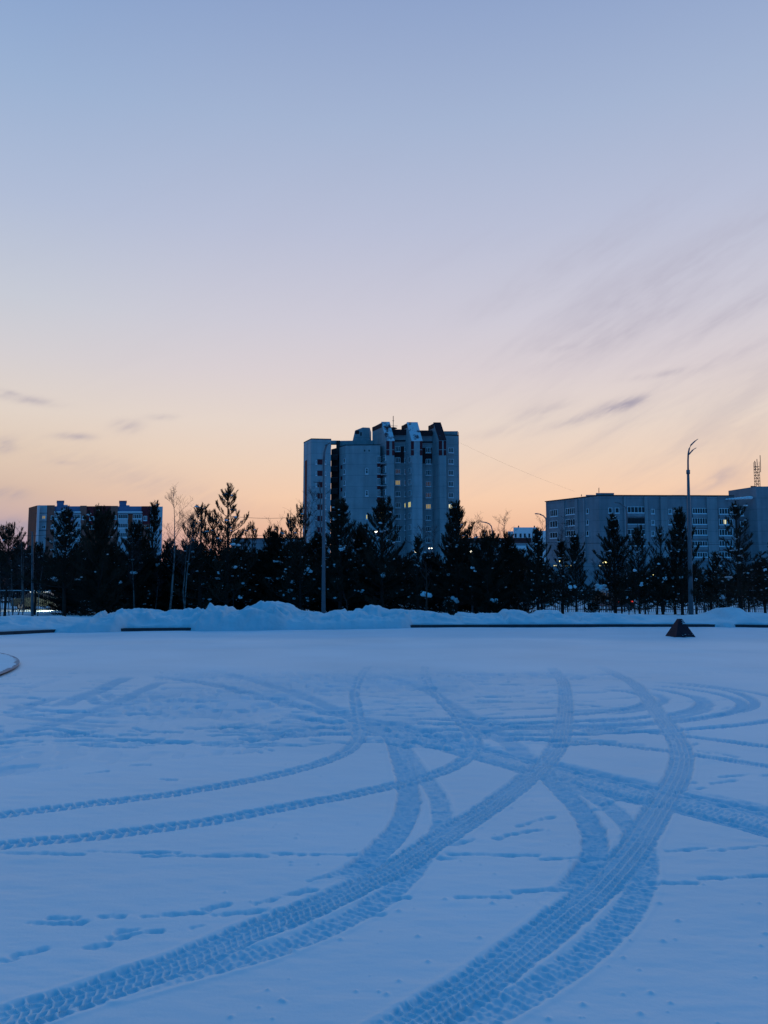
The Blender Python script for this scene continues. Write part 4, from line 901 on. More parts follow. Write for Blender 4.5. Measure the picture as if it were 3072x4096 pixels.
# brown cladding round upper windows
fcb1.panel('cladding_panel', DARKBR, tw, (1601, 1786, 1617, 1851), .05); fcb1.panel('cladding_panel', DARKBR, tw, (1578, 1807, 1600.7, 1828), .05)
fcb2.panel('cladding_panel', DARKBR, tw, (1690, 1791, 1729, 1854), .03)
fce = Facet(PP(1775, 195), PP(1837, 195.6))
ROWY = [1786 + 45 * k for k in range(9)]
litA = {2: LITD, 3: LITO, 5: GLASS}; litB = {2: LITD, 3: LITD, 5: LITY}; litC = {3: LITD, 4: LITD, 5: LITO}; litD = {5: LITG}
for k, y in enumerate(ROWY):
    fcb1.window(tw, (1581, y, 1601.5, y + 20), 3, litA.get(k)); fcb1.window(tw, (1617, y + (1 if k else 2), 1632, y + 20), 2, litB.get(k), sill=True)
    fcb2.window(tw, (1703, y + 5, 1724, y + 25), 3, litC.get(k), out=.04); fce.window(tw, (1793.5, y + 5, 1814, y + 25), 3, litD.get(k))
    if k: fl2.window(tw, (1634, y - 4, 1645, y + 19), 3, LITY if k == 5 else (GLASSD if k in (4, 6) else None), fw=.09, sill=False)
# glazed corner balconies between stair wall and first fin
fst = Facet(PP(1382, 192.4), PP(1521, 192.0)); fsl = Facet(PP(1357, 195), PP(1382, 192.4))
for k in range(7):
    y = 1824 + 45 * k
    fst.panel('cladding_panel', DARKRED, tw, (1508.5, y + 30, 1520.8, y + 50), .05)
    m_ = MB(); a0, a1, z0, z1 = fst.rect(1508.5, y, 1520.9, y + 28); fst.slab(m_, a0, a1 + 1.9, z0 - .12, z0, -2.4, .5); bal = m_.build('balcony', PALE, tw)
    fst.window(bal, (1508.5, y, 1521, y + 28), 2, LITO if k == 5 else GLASSD, fw=.1, sill=False, out=.2)
    fl1.window(bal, (1523, y - 1 - 0, 1545, y + 25), 5, LITO if k == 5 else GLASS, fw=.09, sill=False, tr=True, out=.15)
# stair wall windows
for r, p in (((1462, 1872, 1473, 1896), None), ((1462, 1962, 1473, 1984), None), ((1463, 2058, 1471, 2077), LITY)):
    fst.window(tw, r, 1, p, fw=.14, tr=True)
for x in (1456, 1474): fst.panel('vent_hole', DMETAL, tw, (x, 1799, x + 5, 1806), .03)
for k in range(6):
    fsl.window(tw, (1376, 1833 + 45 * k, 1381.5, 1852 + 45 * k), 1, GLASSD, fw=.08); fsl.panel('cladding_panel', DARKRED, tw, (1363, 1861 + 45 * k, 1369.5, 1876 + 45 * k), .05)
# left wing
fw1 = Facet(P2, P3); fside = Facet(P1, P2)
fside.panel('cladding_strip', DARKRED, tw, (1218, 1843, 1226, 2330), .06)
for k in range(9):
    y = 1837.5 + 45.2 * k
    fw1.panel('cladding_panel', DARKRED, tw, (1269, y, 1293.5, y + 21), .06)
    for x in (1262.5, 1299): fw1.window(tw, (x, y + 4, x + 6, y + 19), 1, GLASS, fw=.13)
    y2 = 1829 + 45 * k; fr = Facet(PP(1324, 198), PP(1358.5, 197.5)); m_ = MB(); a0, a1, z0, z1 = fr.rect(1325, y2 - 5, 1356, y2 + 14)
    fr.slab(m_, a0, a1, z0, z1, -.1, 1.3); bl = m_.build('balcony', DARKREC, tw)
    m_ = MB(); fr.slab(m_, a0, a1, z1 + .002, z1 + .12, 1.2, 1.34); m_.build('railing', METAL, bl)
# roof items
m_ = MB(); prof = [(1410, 1765), (1420, 1722), (1451, 1709.5), (1479, 1710.7), (1479, 1765)]
q0 = [at(a, b_, 200) for a, b_ in prof]; k = len(prof); m_.v = [tuple(p) for p in q0] + [(p.x + .3, 206, p.z) for p in q0]; m_.f = [tuple(range(k)), tuple(reversed(range(k, 2 * k)))] + [(i, (i + 1) % k, k + (i + 1) % k, k + i) for i in range(k)]
m_.build('lift_house', CONC, tw)
fh = Facet(PP(1410, 200), PP(1479, 200)); fh.panel('fascia', DARKBR, tw, (1421, 1722, 1437, 1736), .05); fh.panel('door', DMETAL, tw, (1441, 1729, 1447, 1743), .06)
m_ = MB(); m_.tube([at(1573, 1714, 200), at(1573, 1712, 200)], [1.1, .9], 10); m_.tube([at(1573, 1711.8, 200), at(1573, 1708, 200)], [.95, .1], 10); m_.tube([at(1573, 1726, 200), at(1573, 1714, 200)], .5, 8); m_.build('vent_cowl', DMETAL, tw)
m_ = MB(); m_.tube([at(1573, 1708, 200), at(1573, 1664, 200)], .09, 5); m_.tube([at(1569, 1683, 200), at(1577, 1683, 200)], .05, 4); m_.tube([at(1564, 1703, 200), at(1590, 1704, 200)], .05, 4); m_.build('antenna', DMETAL, tw)
m_ = MB(); m_.tube([at(1834, 1744, 197), at(1834, 1728, 197)], .07, 5); m_.build('antenna', DMETAL, tw)
for (plan, zz) in (([P1, P2, P3, PP(1323, 203), PP(1216, 205)], zt1), ([PP(1357, 195.0), PP(1382, 192.4), PP(1521, 192.0), PP(1521, 197), PP(1357, 197)], zat(1781, 192)), ([PP(1775, 195), PP(1837, 195.6), PP(1837.5, 207), PP(1775, 207)], zat(1741.5, 195))):
    m_ = MB(); c = np.mean(np.array(plan), 0); pl_ = [(c[0] + (x_ - c[0]) * 1.012, c[1] + (y_ - c[1]) * 1.012) for x_, y_ in plan]
    m_.prism(pl_, zz + .004, zz + .22); m_.build('roof_edge', DARKREC, tw)

# ------------------------------------------------------------------ colourful block on the left
lb_ = thing('colourful_block', 'nine storey panel block in grey, blue, ochre and maroon behind the left pines', 'building', (-72, 226, 0))
YB = 226.0
X3 = lambda c: 100 + c / 2.86
Y3 = lambda c: 1980 + c / 2.86
bands = [(150, 262, PALE, 118), (262, 350, OCHRE, 117), (350, 640, BLUEP, 126), (640, 715, OCHRE, 122), (715, 850, MAROON, 127), (850, 990, MAROON, 123), (990, 1070, OCHRE, 124), (1070, 1340, BLUEP, 127), (1340, 1445, MAROON, 127), (1445, 1583, PALE, 132)]
for i, (a, b_, m, t_) in enumerate(bands):
    off = (0, .02, .6, .0, .35, .1, .0, .6, .25, .0)[i]
    m_ = MB(); m_.prism([PP(X3(a), YB + off), PP(X3(b_), YB + off), PP(X3(b_), YB + 12), PP(X3(a), YB + 12)], zat(Y3(330), YB), zat(Y3(t_), YB)); m_.build('wall_panel', m, lb_)
    low = {BLUEP: PALE, MAROON: OCHRE if i == 8 else RUST}.get(m, m)
    m_ = MB(); m_.prism([PP(X3(a), YB + off + .01), PP(X3(b_), YB + off + .01), PP(X3(b_), YB + 12), PP(X3(a), YB + 12)], -1, zat(Y3(331), YB) - .004); m_.build('wall_panel', low, lb_)
m_ = MB(); m_.prism([PP(X3(54), YB + 9), PP(X3(149.5), YB + .1), PP(X3(149.5), YB + 13), PP(X3(54), YB + 14)], -1, [zat(Y3(146), YB + 9), zat(Y3(118), YB), zat(Y3(118), YB), zat(Y3(146), YB + 9)]); m_.build('gable_wall', RUST, lb_)
fgl = Facet(PP(X3(54), YB + 9), PP(X3(149.5), YB + .1)); fgl.panel('wall_panel', PALE, lb_, (X3(122), Y3(128), X3(149), Y3(1000)), .03, -.05)
fb = Facet(PP(X3(150), YB), PP(X3(1583), YB))
m_ = MB()
for x in (152, 260): pass
for c in (205, 305, 405): fb.slab(m_, *[fb.rect(X3(120), Y3(c), X3(262), Y3(c + 5))[i] for i in range(4)], -.1, .03)
m_.build('panel_joint', DARKREC, lb_)
for (a, b_, t_) in ((373, 452, 65), (452, 498, 108), (1086, 1166, 66), (1166, 1203, 112)):
    m_ = MB(); m_.prism([PP(X3(a), YB + 1), PP(X3(b_), YB + 1), PP(X3(b_), YB + 7), PP(X3(a), YB + 7)], zat(Y3(135), YB), zat(Y3(t_), YB)); sh = m_.build('roof_shaft', BLUEP if t_ < 100 else PALE, lb_)
    if t_ < 100:
        m_ = MB(); m_.prism([PP(X3(a - 4), YB + .7), PP(X3(b_ + 4), YB + .7), PP(X3(b_ + 4), YB + 7.3), PP(X3(a - 4), YB + 7.3)], zat(Y3(t_), YB) + .004, zat(Y3(t_ - 4), YB)); m_.build('shaft_cap', DARKREC, sh)
for r, n, p in (((195, 235, 237, 275), 2, LITO), ((298, 235, 326, 275), 1, None), ((740, 245, 792, 288), 2, None), ((1018, 235, 1047, 278), 2, None), ((1018, 340, 1047, 382), 2, LITD), ((1358, 240, 1397, 292), 2, None), ((1358, 345, 1390, 385), 2, LITO), ((655, 240, 690, 280), 1, GLASSD), ((740, 350, 790, 390), 2, GLASSD), ((920, 235, 965, 278), 2, None), ((298, 345, 326, 385), 1, None), ((195, 345, 237, 385), 2, None), ((1490, 240, 1530, 285), 2, None), ((1490, 345, 1530, 390), 2, None)):
    fb.window(lb_, (X3(r[0]), Y3(r[1]), X3(r[2]), Y3(r[3])), n, p, fw=.13)
for (a, b_) in ((347, 432), (560, 642), (1072, 1182), (1240, 1342)):
    for j, yy in enumerate((230, 335, 440)):
        m_ = MB(); a0, a1, z0, z1 = fb.rect(X3(a), Y3(yy), X3(b_), Y3(yy + 45)); fb.slab(m_, a0, a1, z0 - 1.4, z0 - .02, -.9, .45); bl = m_.build('balcony', PALE, lb_)
        fb.window(bl, (X3(a), Y3(yy - 8), X3(b_), Y3(yy + 42)), 5, GLASSD if (a, j) == (1072, 0) else None, fw=.1, out=.3)
for a, b_ in ((347, 642), (1070, 1342)):
    m_ = MB(); a0, a1, z0, z1 = fb.rect(X3(a), Y3(196), X3(b_), Y3(212)); fb.slab(m_, a0, a1, z0, z1 - .1, -.9, .7); cn = m_.build('canopy', PALE, lb_)
    m_ = MB(); fb.slab(m_, a0, a1, z1 - .098, z1 + .15, -.9, .68); m_.build('snow_cover', SNOWF, cn)
fb.panel('wall_panel', RUST, lb_, (X3(1184), Y3(222), X3(1238), Y3(520)), .4, -.2)

# ------------------------------------------------------------------ brick block on the right
rb = thing('brick_block', 'long dark brick apartment block with glazed balconies and a taller right end', 'building', (70, 195, 0))
X5 = lambda c: 2150 + c / 3.386
Y5 = lambda c: 1940 + c / 3.386
X4 = lambda c: 2600 + c / 3.515
Y4 = lambda c: 1740 + c / 3.515
A0, A1, A2 = PP(2182, 208), PP(2394, 194), PP(2934, 195)
zR = zat(1983, 194)
m_ = MB(); m_.prism([A0, A1, (A1[0] + 7, A1[1] + 11), (A0[0] + 7, A0[1] + 11)], -1, [zR, zR, zR, zR]); m_.build('wing_wall', CONC3, rb)
m_ = MB(); m_.prism([A1, A2, (A2[0], 208), (A1[0], 208)], -1, zR - .004); m_.build('main_wall', CONC3, rb)
B0, B1, B2 = PP(2913, 202), PP(3024, 193.5), PP(3330, 193)
m_ = MB(); m_.prism([B0, B1, B2, (B2[0], 212), PP(2930, 212)], -1, zat(1945.5, 193.3)); m_.build('end_wall', CONC3, rb)
fw_, fm = Facet(A0, A1), Facet(A1, A2)
# projecting pale piers
for fc, x0, x1, m, o in ((fw_, X5(360), X5(382), CONC4, .3), (fw_, X5(520), X5(560), CONC4, .25), (fw_, X5(640), X5(656), CONC4, .3), (fm, X5(1180), X5(1208), CONC4, .5), (fm, X5(1458), X5(1500), CONC4, .5), (fm, X4(160), X4(250), CONC4, .5), (fm, X4(812), X4(955), CONC4, .5), (fm, X4(545), X4(590), CONC4, .4)):
    mm = MB(); a0, a1, z0, z1 = fc.rect(x0, 2000, x1, 2360); fc.slab(mm, a0, a1, -1, zR - .25, -.1, o); mm.build('pier', m, rb)
for fc, (x0, y0, x1, y1), n, p in (
 (fw_, (X5(172), Y5(335), X5(275), Y5(425)), 4, None), (fw_, (X5(170), Y5(485), X5(275), Y5(575)), 3, None), (fw_, (X5(170), Y5(640), X5(275), Y5(720)), 3, GLASSD), (fw_, (X5(385), Y5(310), X5(512), Y5(400)), 5, None), (fw_, (X5(385), Y5(460), X5(512), Y5(553)), 4, None), (fw_, (X5(390), Y5(615), X5(518), Y5(690)), 4, GLASSD),
 (fw_, (X5(662), Y5(320), X5(694), Y5(388)), 1, None), (fw_, (X5(664), Y5(470), X5(695), Y5(540)), 1, None), (fw_, (X5(664), Y5(620), X5(698), Y5(690)), 1, GLASSD),
 (fm, (X5(957), Y5(308), X5(1010), Y5(380)), 1, None), (fm, (X5(1048), Y5(308), X5(1105), Y5(380)), 1, None), (fm, (X5(1050), Y5(465), X5(1102), Y5(535)), 1, None), (fm, (X5(957), Y5(465), X5(1010), Y5(535)), 1, None),
 (fm, (X5(1535), Y5(325), X5(1584), Y5(390)), 2, None), (fm, (X5(1538), Y5(475), X5(1584), Y5(540)), 2, None), (fm, (X5(1538), Y5(622), X5(1584), Y5(690)), 2, GLASSD), (fm, (X4(253), Y4(1040), X4(303), Y4(1110)), 2, None), (fm, (X4(253), Y4(1195), X4(303), Y4(1262)), 2, GLASSD), (fm, (X4(1266), Y4(1062), X4(1312), Y4(1135)), 1, None), (fm, (X4(1266), Y4(1215), X4(1312), Y4(1285)), 1, None)):
    fc.window(rb, (x0, y0, x1, y1), n, p, fw=.12)
def glazed(x0, x1, ys_, n, dark=(), litk=()):
    for j, (y0, y1) in enumerate(ys_):
        m_ = MB(); a0, a1, z0, z1 = fm.rect(x0, y0, x1, y1); fm.slab(m_, a0, a1, z0 - .95, z0 - .165, -.1, .34); bl = m_.build('balcony', CONC3, rb)
        w_ = fm.window(bl, (x0, y0, x1, y1), n, GLASSD if j in dark else None, fw=.12, out=.12, frame=DARKREC if j in dark else None)
        if j in litk:
            m_ = MB(); fm.slab(m_, a0 + (a1 - a0) * .35, a0 + (a1 - a0) * .52, z0 + .2, z1 - .25, .1, .175); m_.build('pane', LITG, w_)
glazed(X5(1212), X5(1456), [(Y5(294), Y5(378)), (Y5(448), Y5(528)), (Y5(598), Y5(672)), (Y5(745), Y5(825))], 5, (1,))
glazed(X4(592), X4(802), [(Y4(1028), Y4(1106)), (Y4(1165), Y4(1258)), (Y4(1325), Y4(1408)), (Y4(1490), Y4(1562)), (Y4(1650), Y4(1718))], 6)
glazed(X4(966), X4(1158), [(Y4(1032), Y4(1114)), (Y4(1180), Y4(1262)), (Y4(1325), Y4(1415)), (Y4(1485), Y4(1565)), (Y4(1640), Y4(1720))], 5, (), (1,))
for (a, b_, t_, h) in ((X5(652), X5(1036), Y5(126), Y5(150)), (X5(788), X5(1034), Y5(103), Y5(150)), (X4(305), X4(485), Y4(840), Y4(875)), (X4(560), X4(708), Y4(842), Y4(875)), (X5(1312), X5(1345), Y5(134), Y5(160)), (X5(1532), X5(1588), Y5(140), Y5(160))):
    m_ = MB(); m_.prism([PP(a, 198 + (b_ - a) * .01), PP(b_, 198 + (b_ - a) * .01), PP(b_, 203), PP(a, 203)], zR - .3, zat(t_, 198)); m_.build('roof_shaft', CONC4, rb)
m_ = MB()
fm.slab(m_, -.3, (Vector((*A2, 0)) - Vector((*A1, 0))).length, zR + .002, zR + .22, -6, .22); m_.build('roof_edge', DARKREC, rb)
m_ = MB(); fw_.slab(m_, -.2, (Vector((*A1, 0)) - Vector((*A0, 0))).length - .05, zR + .006, zR + .22, -6, .22); m_.build('roof_edge', DARKREC, rb)
fe_ = Facet(B0, B1)
m_ = MB(); c = at(X4(1290), Y4(888), 193); rng = np.random.default_rng(3)
for k in range(9): blob(m_, (c.x - 3.2 + k * .75, 194.4, c.z - .1 + .05 * k), .35 + .05 * k, rng, .55)
m_.build('snow_cover', SNOWF, rb, True)
m_ = MB(); m_.prism([PP(X4(1415), 196), PP(X4(1490), 196), PP(X4(1490), 199), PP(X4(1415), 199)], zat(1950, 196), zat(Y4(716), 196)); m_.build('roof_hatch', DMETAL, rb)
for px, py0, py1 in ((X5(832), Y5(103), Y5(38)), (X5(596), Y5(155), Y5(128)), (X4(556), Y4(860), Y4(795))):
    m_ = MB(); m_.tube([at(px, py0, 199), at(px, py1, 199)], .10, 5); m_.build('antenna', DMETAL, rb)
# lattice mast on the taller end
ms = thing('lattice_mast', 'rusty lattice radio mast on the roof of the brick block', 'mast', tuple(at(3030, 1946, 200)))
cxm, zb_, ztp = at(3030, 1946, 200).x, at(3030, 1948, 200).z, at(3030, 1866, 200).z; hw_ = .5
m_ = MB(); cs4 = [(cxm - hw_, 199.5), (cxm + hw_, 199.5), (cxm + hw_, 200.5), (cxm - hw_, 200.5)]
for x, y in cs4: m_.tube([(x, y, zb_), (x, y, ztp + 1.2)], .055, 4)
n_ = 7
for i in range(n_):
    z0, z1 = zb_ + (ztp - zb_) * i / n_, zb_ + (ztp - zb_) * (i + 1) / n_
    for j in range(4):
        a, b_ = cs4[j], cs4[(j + 1) % 4]; m_.tube([(*a, z1), (*b_, z1)], .045, 4); m_.tube([(*a, z0), (*b_, z1)] if i % 2 else [(*b_, z0), (*a, z1)], .035, 4)
m_.build('frame', DMETAL, ms)
for dx_, z0, z1 in ((-.72, -1.0, 1.4), (.78, -.6, 2.9), (-.1, .2, 1.9), (.72, -1.6, -.6)):
    m_ = MB(); m_.tube([(cxm + dx_, 199.4, ztp + z0), (cxm + dx_, 199.4, ztp + z1)], .085, 5); m_.build('antenna', DMETAL, ms)

# ------------------------------------------------------------------ far low buildings
wh = thing('white_block', 'far pale blue white block with tall dark windows left of the brick block', 'building', (40, 330, 0))
X6 = lambda c: 1800 + c / 2.37
Y6 = lambda c: 1950 + c / 2.37
m_ = MB(); m_.prism([PP(X6(595), 330), PP(X6(822), 330), PP(X6(822), 345), PP(X6(595), 345)], -1, zat(Y6(378), 330)); m_.prism([PP(X6(543), 333), PP(X6(594), 333), PP(X6(594), 345), PP(X6(543), 345)], -1, zat(Y6(415), 333)); m_.prism([PP(X6(823), 332), PP(X6(960), 332), PP(X6(960), 345), PP(X6(823), 345)], -1, zat(Y6(410), 332)); m_.build('wall', WHITEP, wh)
fwh = Facet(PP(X6(595), 330), PP(X6(822), 330))
for x in (608, 655, 695, 738, 775): fwh.window(wh, (X6(x), Y6(432), X6(x + 28), Y6(480)), 1, None, fw=.2, sill=False)
for x in (650, 800):
    m_ = MB(); m_.tube([at(X6(x), Y6(380), 335), at(X6(x), Y6(362), 335)], .3, 6); m_.build('chimney', DMETAL, wh)
mr_ = thing('maroon_shed', 'low long building with a flat maroon fascia between the tower and the brick block', 'building', (30, 150, 0))
m_ = MB(); m_.prism([PP(1845, 150), PP(2120, 150), PP(2120, 165), PP(1845, 165)], -1, zat(2172, 150)); m_.build('wall', PALE, mr_)
m_ = MB(); m_.prism([PP(1843, 149.6), PP(2122, 149.6), PP(2122, 165.4), PP(1843, 165.4)], zat(2172, 150) + .004, zat(2152, 150)); m_.build('fascia', ROOFR, mr_)
fmr = Facet(PP(1845, 150), PP(2120, 150)); fmr.panel('canopy', WHITEP, mr_, (2055, 2183, 2115, 2208), .4)
lg = thing('grey_shed', 'long low grey building seen through the gap left of the tower', 'building', (-30, 150, 0))
m_ = MB(); m_.prism([PP(930, 150), PP(1215, 150), PP(1215, 160), PP(930, 160)], -1, zat(2156, 150)); m_.build('wall', CONC3, lg)
m_ = MB(); m_.prism([PP(928, 149.7), PP(1217, 149.7), PP(1217, 160.3), PP(928, 160.3)], zat(2156, 150) + .004, zat(2152, 150)); m_.build('roof_edge', DARKREC, lg)
st_ = thing('shop_row', 'low dark shop row with lit yellow windows under the brick block', 'building', (40, 112, 0))
m_ = MB(); m_.prism([PP(2190, 112), PP(2480, 112), PP(2480, 120), PP(2190, 120)], -1, zat(2252, 112)); m_.build('wall', CONC3, st_)
fst_ = Facet(PP(2190, 112), PP(2480, 112))
for x0, x1 in ((2212, 2228), (2238, 2250), (2258, 2276), (2280, 2290), (2394, 2406), (2412, 2420), (2424, 2438)): fst_.window(st_, (x0, 2259, x1, 2266), 2, LITG, fw=.06, sill=False, frame=DMETAL)

# ------------------------------------------------------------------ street lamps
def lamp_head(parent, c, ang, ln, gm=None):
    m_ = MB(); ca_, sa_ = math.cos(ang), math.sin(ang); pr = [(-.5, .05), (-.35, .09), (.35, .07), (.5, .02), (.45, -.04), (-.4, -.05)]
    k = len(pr); w_ = ln * .17
    for s_ in (-w_, w_): m_.v += [(c[0] + (a * ca_ - b_ * sa_) * ln, c[1] + s_, c[2] + (a * sa_ + b_ * ca_) * ln) for a, b_ in pr]
    m_.f = [tuple(range(k)), tuple(reversed(range(k, 2 * k)))] + [(i, (i + 1) % k, k + (i + 1) % k, k + i) for i in range(k)]
    h_ = m_.build('lamp_head', METAL, parent)
    if gm:
        m_ = MB(); m_.tube([(c[0], c[1], c[2] - .10 * ln), (c[0], c[1], c[2] - .30 * ln)], [.26 * ln, .16 * ln], 8); m_.build('bulb', gm, h_)
    return h_
Y = 40.3; b0 = at(2764, 2462, Y); zb_ = tz(b0.x, Y) - .2
lp = thing('street_lamp', 'tall grey street lamp with two curved arms beside the pines', 'street lamp', (b0.x, Y, zb_), 'street lamps')
pts = [at(a, b_, Y) for a, b_ in ((2764, 2470), (2757, 2100), (2752.5, 1895))]; pts[0].z = zb_
m_ = MB(); m_.tube(pts, [.13, .095, .065], 10); m_.build('pole', METAL, lp, True)
m_ = MB(); m_.tube([at(2752.6, 1896, Y), at(2752.4, 1880, Y)], .095, 10); m_.build('collar', METAL, lp, True)
m_ = MB(); m_.tube([at(a, b_, Y) for a, b_ in ((2752.5, 1890), (2752, 1845), (2753, 1815), (2757, 1795), (2764, 1780), (2775, 1769), (2782, 1763))], [.05, .048, .045, .042, .04, .035, .03], 8); m_.build('arm', METAL, lp, True)
m_ = MB(); m_.tube([at(a, b_, Y - .02) for a, b_ in ((2753, 1826), (2757, 1816), (2764, 1808), (2772, 1800))], [.042, .04, .036, .03], 8); m_.build('arm', METAL, lp, True)
lamp_head(lp, at(2784, 1762, Y), math.radians(38), .27); lamp_head(lp, at(2776, 1797, Y), math.radians(32), .29)
Y = 40.5; b0 = at(1295, 2458, Y); zb_ = tz(b0.x, Y) - .2
lp = thing('street_lamp', 'tall grey street lamp with a single arm standing before the tower', 'street lamp', (b0.x, Y, zb_), 'street lamps')
pts = [at(a, b_, Y) for a, b_ in ((1294, 2465), (1295, 2150), (1294.5, 1840), (1297, 1810), (1302, 1792), (1307, 1780))]; pts[0].z = zb_
m_ = MB(); m_.tube(pts[:3], [.115, .085, .062], 10); m_.build('pole', METAL, lp, True)
m_ = MB(); m_.tube([pts[2] - Vector((0, 0, .15))] + pts[3:], [.065, .06, .055, .05], 8); m_.build('arm', METAL, lp, True); lamp_head(lp, at(1311, 1777, Y), math.radians(28), .36)
def far_lamp(lbl, pole, arm, Y, head, ang, ln, gm=None, r=.09):
    b0 = at(pole[0][0], pole[0][1], Y); lp = thing('street_lamp', lbl, 'street lamp', (b0.x, Y, 0), 'street lamps')
    p = [at(a, b_, Y) for a, b_ in pole]; p = [Vector((p[0].x, Y, -.1))] + p[1:]
    m_ = MB(); m_.tube(p, [r * 1.3] + [r] * (len(p) - 1), 6); m_.build('pole', METAL, lp)
    m_ = MB(); m_.tube([at(a, b_, Y) for a, b_ in arm], r * .8, 6); m_.build('arm', METAL, lp); lamp_head(lp, at(*head, Y), ang, ln, gm)
far_lamp('thin far lamp seen just left of the tall lamp before the tower', [(1283, 2355), (1281.5, 1960)], [(1281.5, 1960), (1279, 1946), (1274, 1936), (1268, 1931)], 68, (1263, 1930), math.radians(-8), .5, None, .06)
far_lamp('hooked far lamp left of the drooping birch', [(1970, 2355), (1969, 2120)], [(1969, 2120), (1965, 2104), (1955, 2094), (1942, 2090)], 95, (1935, 2089), math.radians(-6), .8)
far_lamp('hooked far lamp at the left end of the brick block', [(2186, 2355), (2185, 2085)], [(2185, 2085), (2182, 2072), (2172, 2062), (2160, 2058)], 95, (2152, 2056), math.radians(-6), .8)
far_lamp('hooked far lamp in front of the brick block middle', [(2507, 2355), (2507, 2045)], [(2507, 2045), (2502, 2030), (2490, 2020), (2478, 2014)], 95, (2470, 2012), math.radians(-8), .8)
far_lamp('slim grey post with a small lit head among the left birches', [(130, 2455), (130, 2140)], [(130, 2140), (129, 2133), (128, 2130)], 47, (127, 2128), 0, .25, None, .06)
for px, py, Y, gm, ln, lbl in ((1503, 2126, 70, LAMPG, .55, 'lit lamp head glowing among the wide pine branches before the tower'), (1666, 2203, 80, LAMPG, .9, 'brightest white lamp low before the tower foot'), (1717, 2194, 95, LAMPG, .4, 'left one of two close small white lamps right of the brightest lamp'), (1727, 2194, 95, LAMPG, .35, 'right one of two close small white lamps right of the brightest lamp'),
     (1885, 2202, 47.5, LAMPG, .5, 'small white lamp in the flat topped pine'), (2421, 2245, 57, LAMPY, .8, 'big yellow lamp left of the tiered pine trunk'), (2240, 2244, 57, LAMPY, .4, 'small yellow lamp in the short grey pine'), (2690, 2132, 57, LAMPG, .55, 'pale lit lamp head in the pine next to the double armed lamp'), (2095, 2274, 57, LAMPG, .3, 'low white lamp left of the pine between two mounds'), (2103, 2277, 57, LAMPG, .32, 'low white lamp nearest the pine between two mounds'), (2614, 2300, 80, LAMPY, .3, 'tiny yellow lamp left of the twin trunk pine')):
    far_lamp(lbl, [(px + 3, 2355), (px + 3, py - 2)], [(px + 3, py - 2), (px + 1, py - 4)], Y, (px, py - 3), 0, ln, gm, .05)

# ------------------------------------------------------------------ overhead wires
for p0, p1, sag, lbl in ((at(1842, 1772, 192), at(2300, 1966, 200), .5, 'thin overhead cable sloping from the tower to the brick block'), (at(-100, 2132, 90), at(260, 2134, 90), .3, 'overhead wire at the left edge above the flat crowned pine'), (at(900, 2062, 100), at(1260, 2060, 100), .4, 'upper overhead wire between the tallest pine and the tower'), (at(880, 2133, 100), at(1260, 2128, 100), .4, 'lower overhead wire between the tallest pine and the tower'), (at(2000, 2164, 100), at(3300, 2172, 100), .3, 'long level overhead wire in front of the brick block')):
    m_ = MB(); pts = [p0.lerp(p1, i / 16) - Vector((0, 0, sag * 4 * (i / 16) * (1 - i / 16))) for i in range(17)]
    m_.tube(pts, (.022 if p0.y < 150 else .011), 4); tag(m_.build('overhead_wire', DMETAL), lbl, 'wire', 'overhead wires')

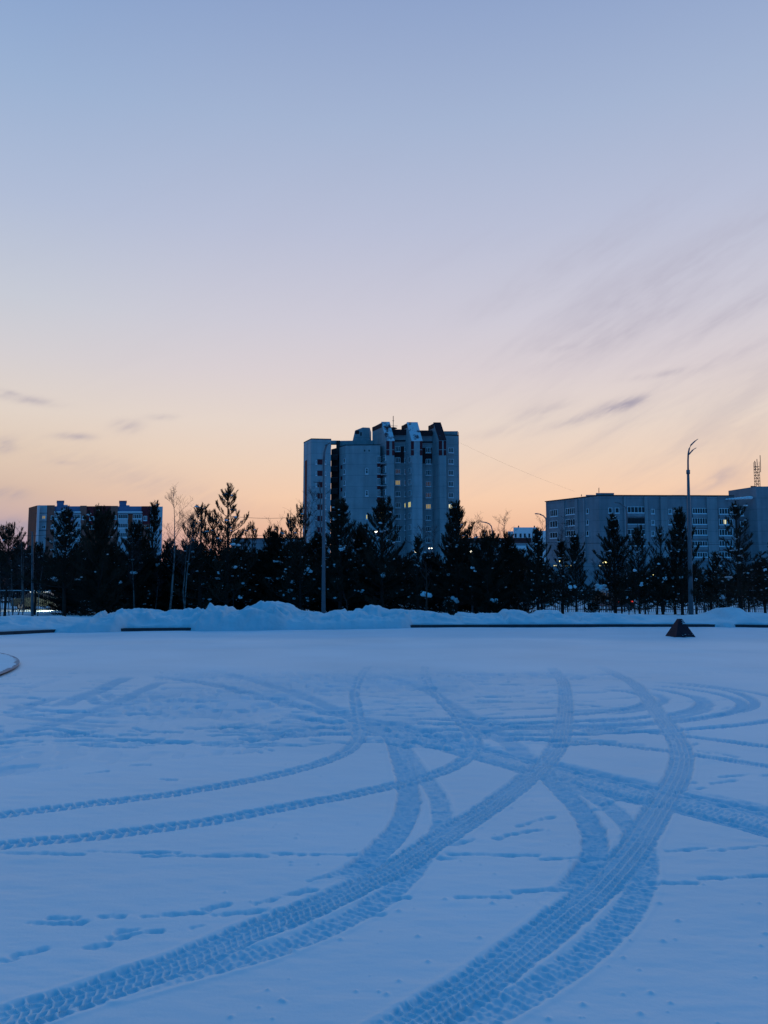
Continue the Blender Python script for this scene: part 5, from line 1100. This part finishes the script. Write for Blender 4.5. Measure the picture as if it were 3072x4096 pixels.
# ------------------------------------------------------------------ parked cars beyond the fence
def car(x, y, z, rot, label, paint, tail=False, head=False, roofsnow=True):
    o = thing('parked_car', label, 'car', (x, y, z), 'cars parked beyond the fence'); o.rotation_euler.z = rot
    pr = [(-2.1, .30), (-2.15, .62), (-2.05, .92), (-1.35, 1.0), (-.75, 1.42), (.75, 1.45), (1.45, 1.02), (2.05, .95), (2.15, .60), (2.1, .30)]
    def ext(p, w0, w1, nm, m, par):
        k = len(p); m_ = MB(); m_.v = [(a, -(w1 if b_ > 1.1 else w0), b_) for a, b_ in p] + [(a, (w1 if b_ > 1.1 else w0), b_) for a, b_ in p]
        m_.f = [tuple(range(k)), tuple(reversed(range(k, 2 * k)))] + [(i, (i + 1) % k, k + (i + 1) % k, k + i) for i in range(k)]
        ob = m_.build(nm, m); ob.parent = par; return ob
    bd = ext(pr, .86, .68, 'body', paint, o)
    bv = bd.modifiers.new('edge', 'BEVEL'); bv.width = .05; bv.segments = 2
    ext([(-1.18, 1.04), (-.72, 1.36), (.72, 1.39), (1.25, 1.05)], .865, .70, 'side_window', GLASSD, o)
    for sx in (-1.32, 1.32):
        for sy in (-.80, .80):
            m_ = MB(); m_.tube([(sx, sy - .1, .31), (sx, sy + .1, .31)], .31, 14); t_ = m_.build('wheel', RUBBER); t_.parent = o
            m_ = MB(); m_.tube([(sx, sy - .11, .31), (sx, sy + .11, .31)], .19, 10); r_ = m_.build('rim', METAL); r_.parent = t_
    for sy in (-.62, .62):
        m_ = MB(); m_.box(-2.17, -2.09, sy - .08, sy + .08, .70, .79); q = m_.build('tail_light', REDL if tail else REDBIN); q.parent = o
        m_ = MB(); m_.box(2.05, 2.15, sy - .16, sy + .16, .68, .82); q = m_.build('headlight', HEADL if head else GLASS); q.parent = o
    if roofsnow:
        for x0, x1, z0 in ((-.78, .78, 1.44), (1.45, 2.0, .985)):
            m_ = MB(); rng = np.random.default_rng(7)
            m_.hexa([(x0, -.64, z0), (x1, -.64, z0), (x1, .64, z0), (x0, .64, z0), (x0 + .06, -.56, z0 + .13), (x1 - .06, -.56, z0 + .13), (x1 - .06, .56, z0 + .13), (x0 + .06, .56, z0 + .13)]); q = m_.build('snow_cover', SNOWF); q.parent = o
    return o
c0 = at(165, 2440, 64); car(c0.x - .3, 64.6, -.14, .12, 'dark green parked car rimmed by a warm glow behind the left pickets', CARD)
c1 = at(250, 2440, 61.6); car(c1.x + 2.2, 61.6, -.16, math.pi, 'added dark car with headlights on, hidden by the black column pine', CARB, head=True)  # added car, a stand-in source for the glow behind the left fence
ld = bpy.data.lights.new('added_glow_spot', 'SPOT'); ld.energy = 1500; ld.color = (1, .94, .66); ld.shadow_soft_size = .15; ld.spot_size = math.radians(110); ld.spot_blend = .6  # added spot that lights the snow by the fence; actual source unseen
lo = bpy.data.objects.new('added_glow_spot', ld); lo.location = (c1.x - .10, 61.6, .62); lo.rotation_euler = Vector((-1, .10, -.20)).to_track_quat('-Z', 'Y').to_euler(); C.objects.link(lo)
c2 = at(2458, 2438, 63); car(c2.x, 63.5, -.15, 1.75, 'dark car showing two red tail lights behind the tiered pine', CARB, tail=True)
# red bin beyond the fence
p = at(257, 2448, 60); bn = thing('litter_bin', 'small dull red bin behind the pickets left of the broad pine trunk', 'bin', (p.x, 60, -.4))
m_ = MB(); m_.tube([(p.x, 60, -.4), (p.x, 60, .15)], [.16, .19], 10); m_.build('body', REDBIN, bn)
m_ = MB(); m_.tube([(p.x, 60, .15), (p.x, 60, .20)], [.205, .12], 10); m_.build('lid', SNOWF, bn)
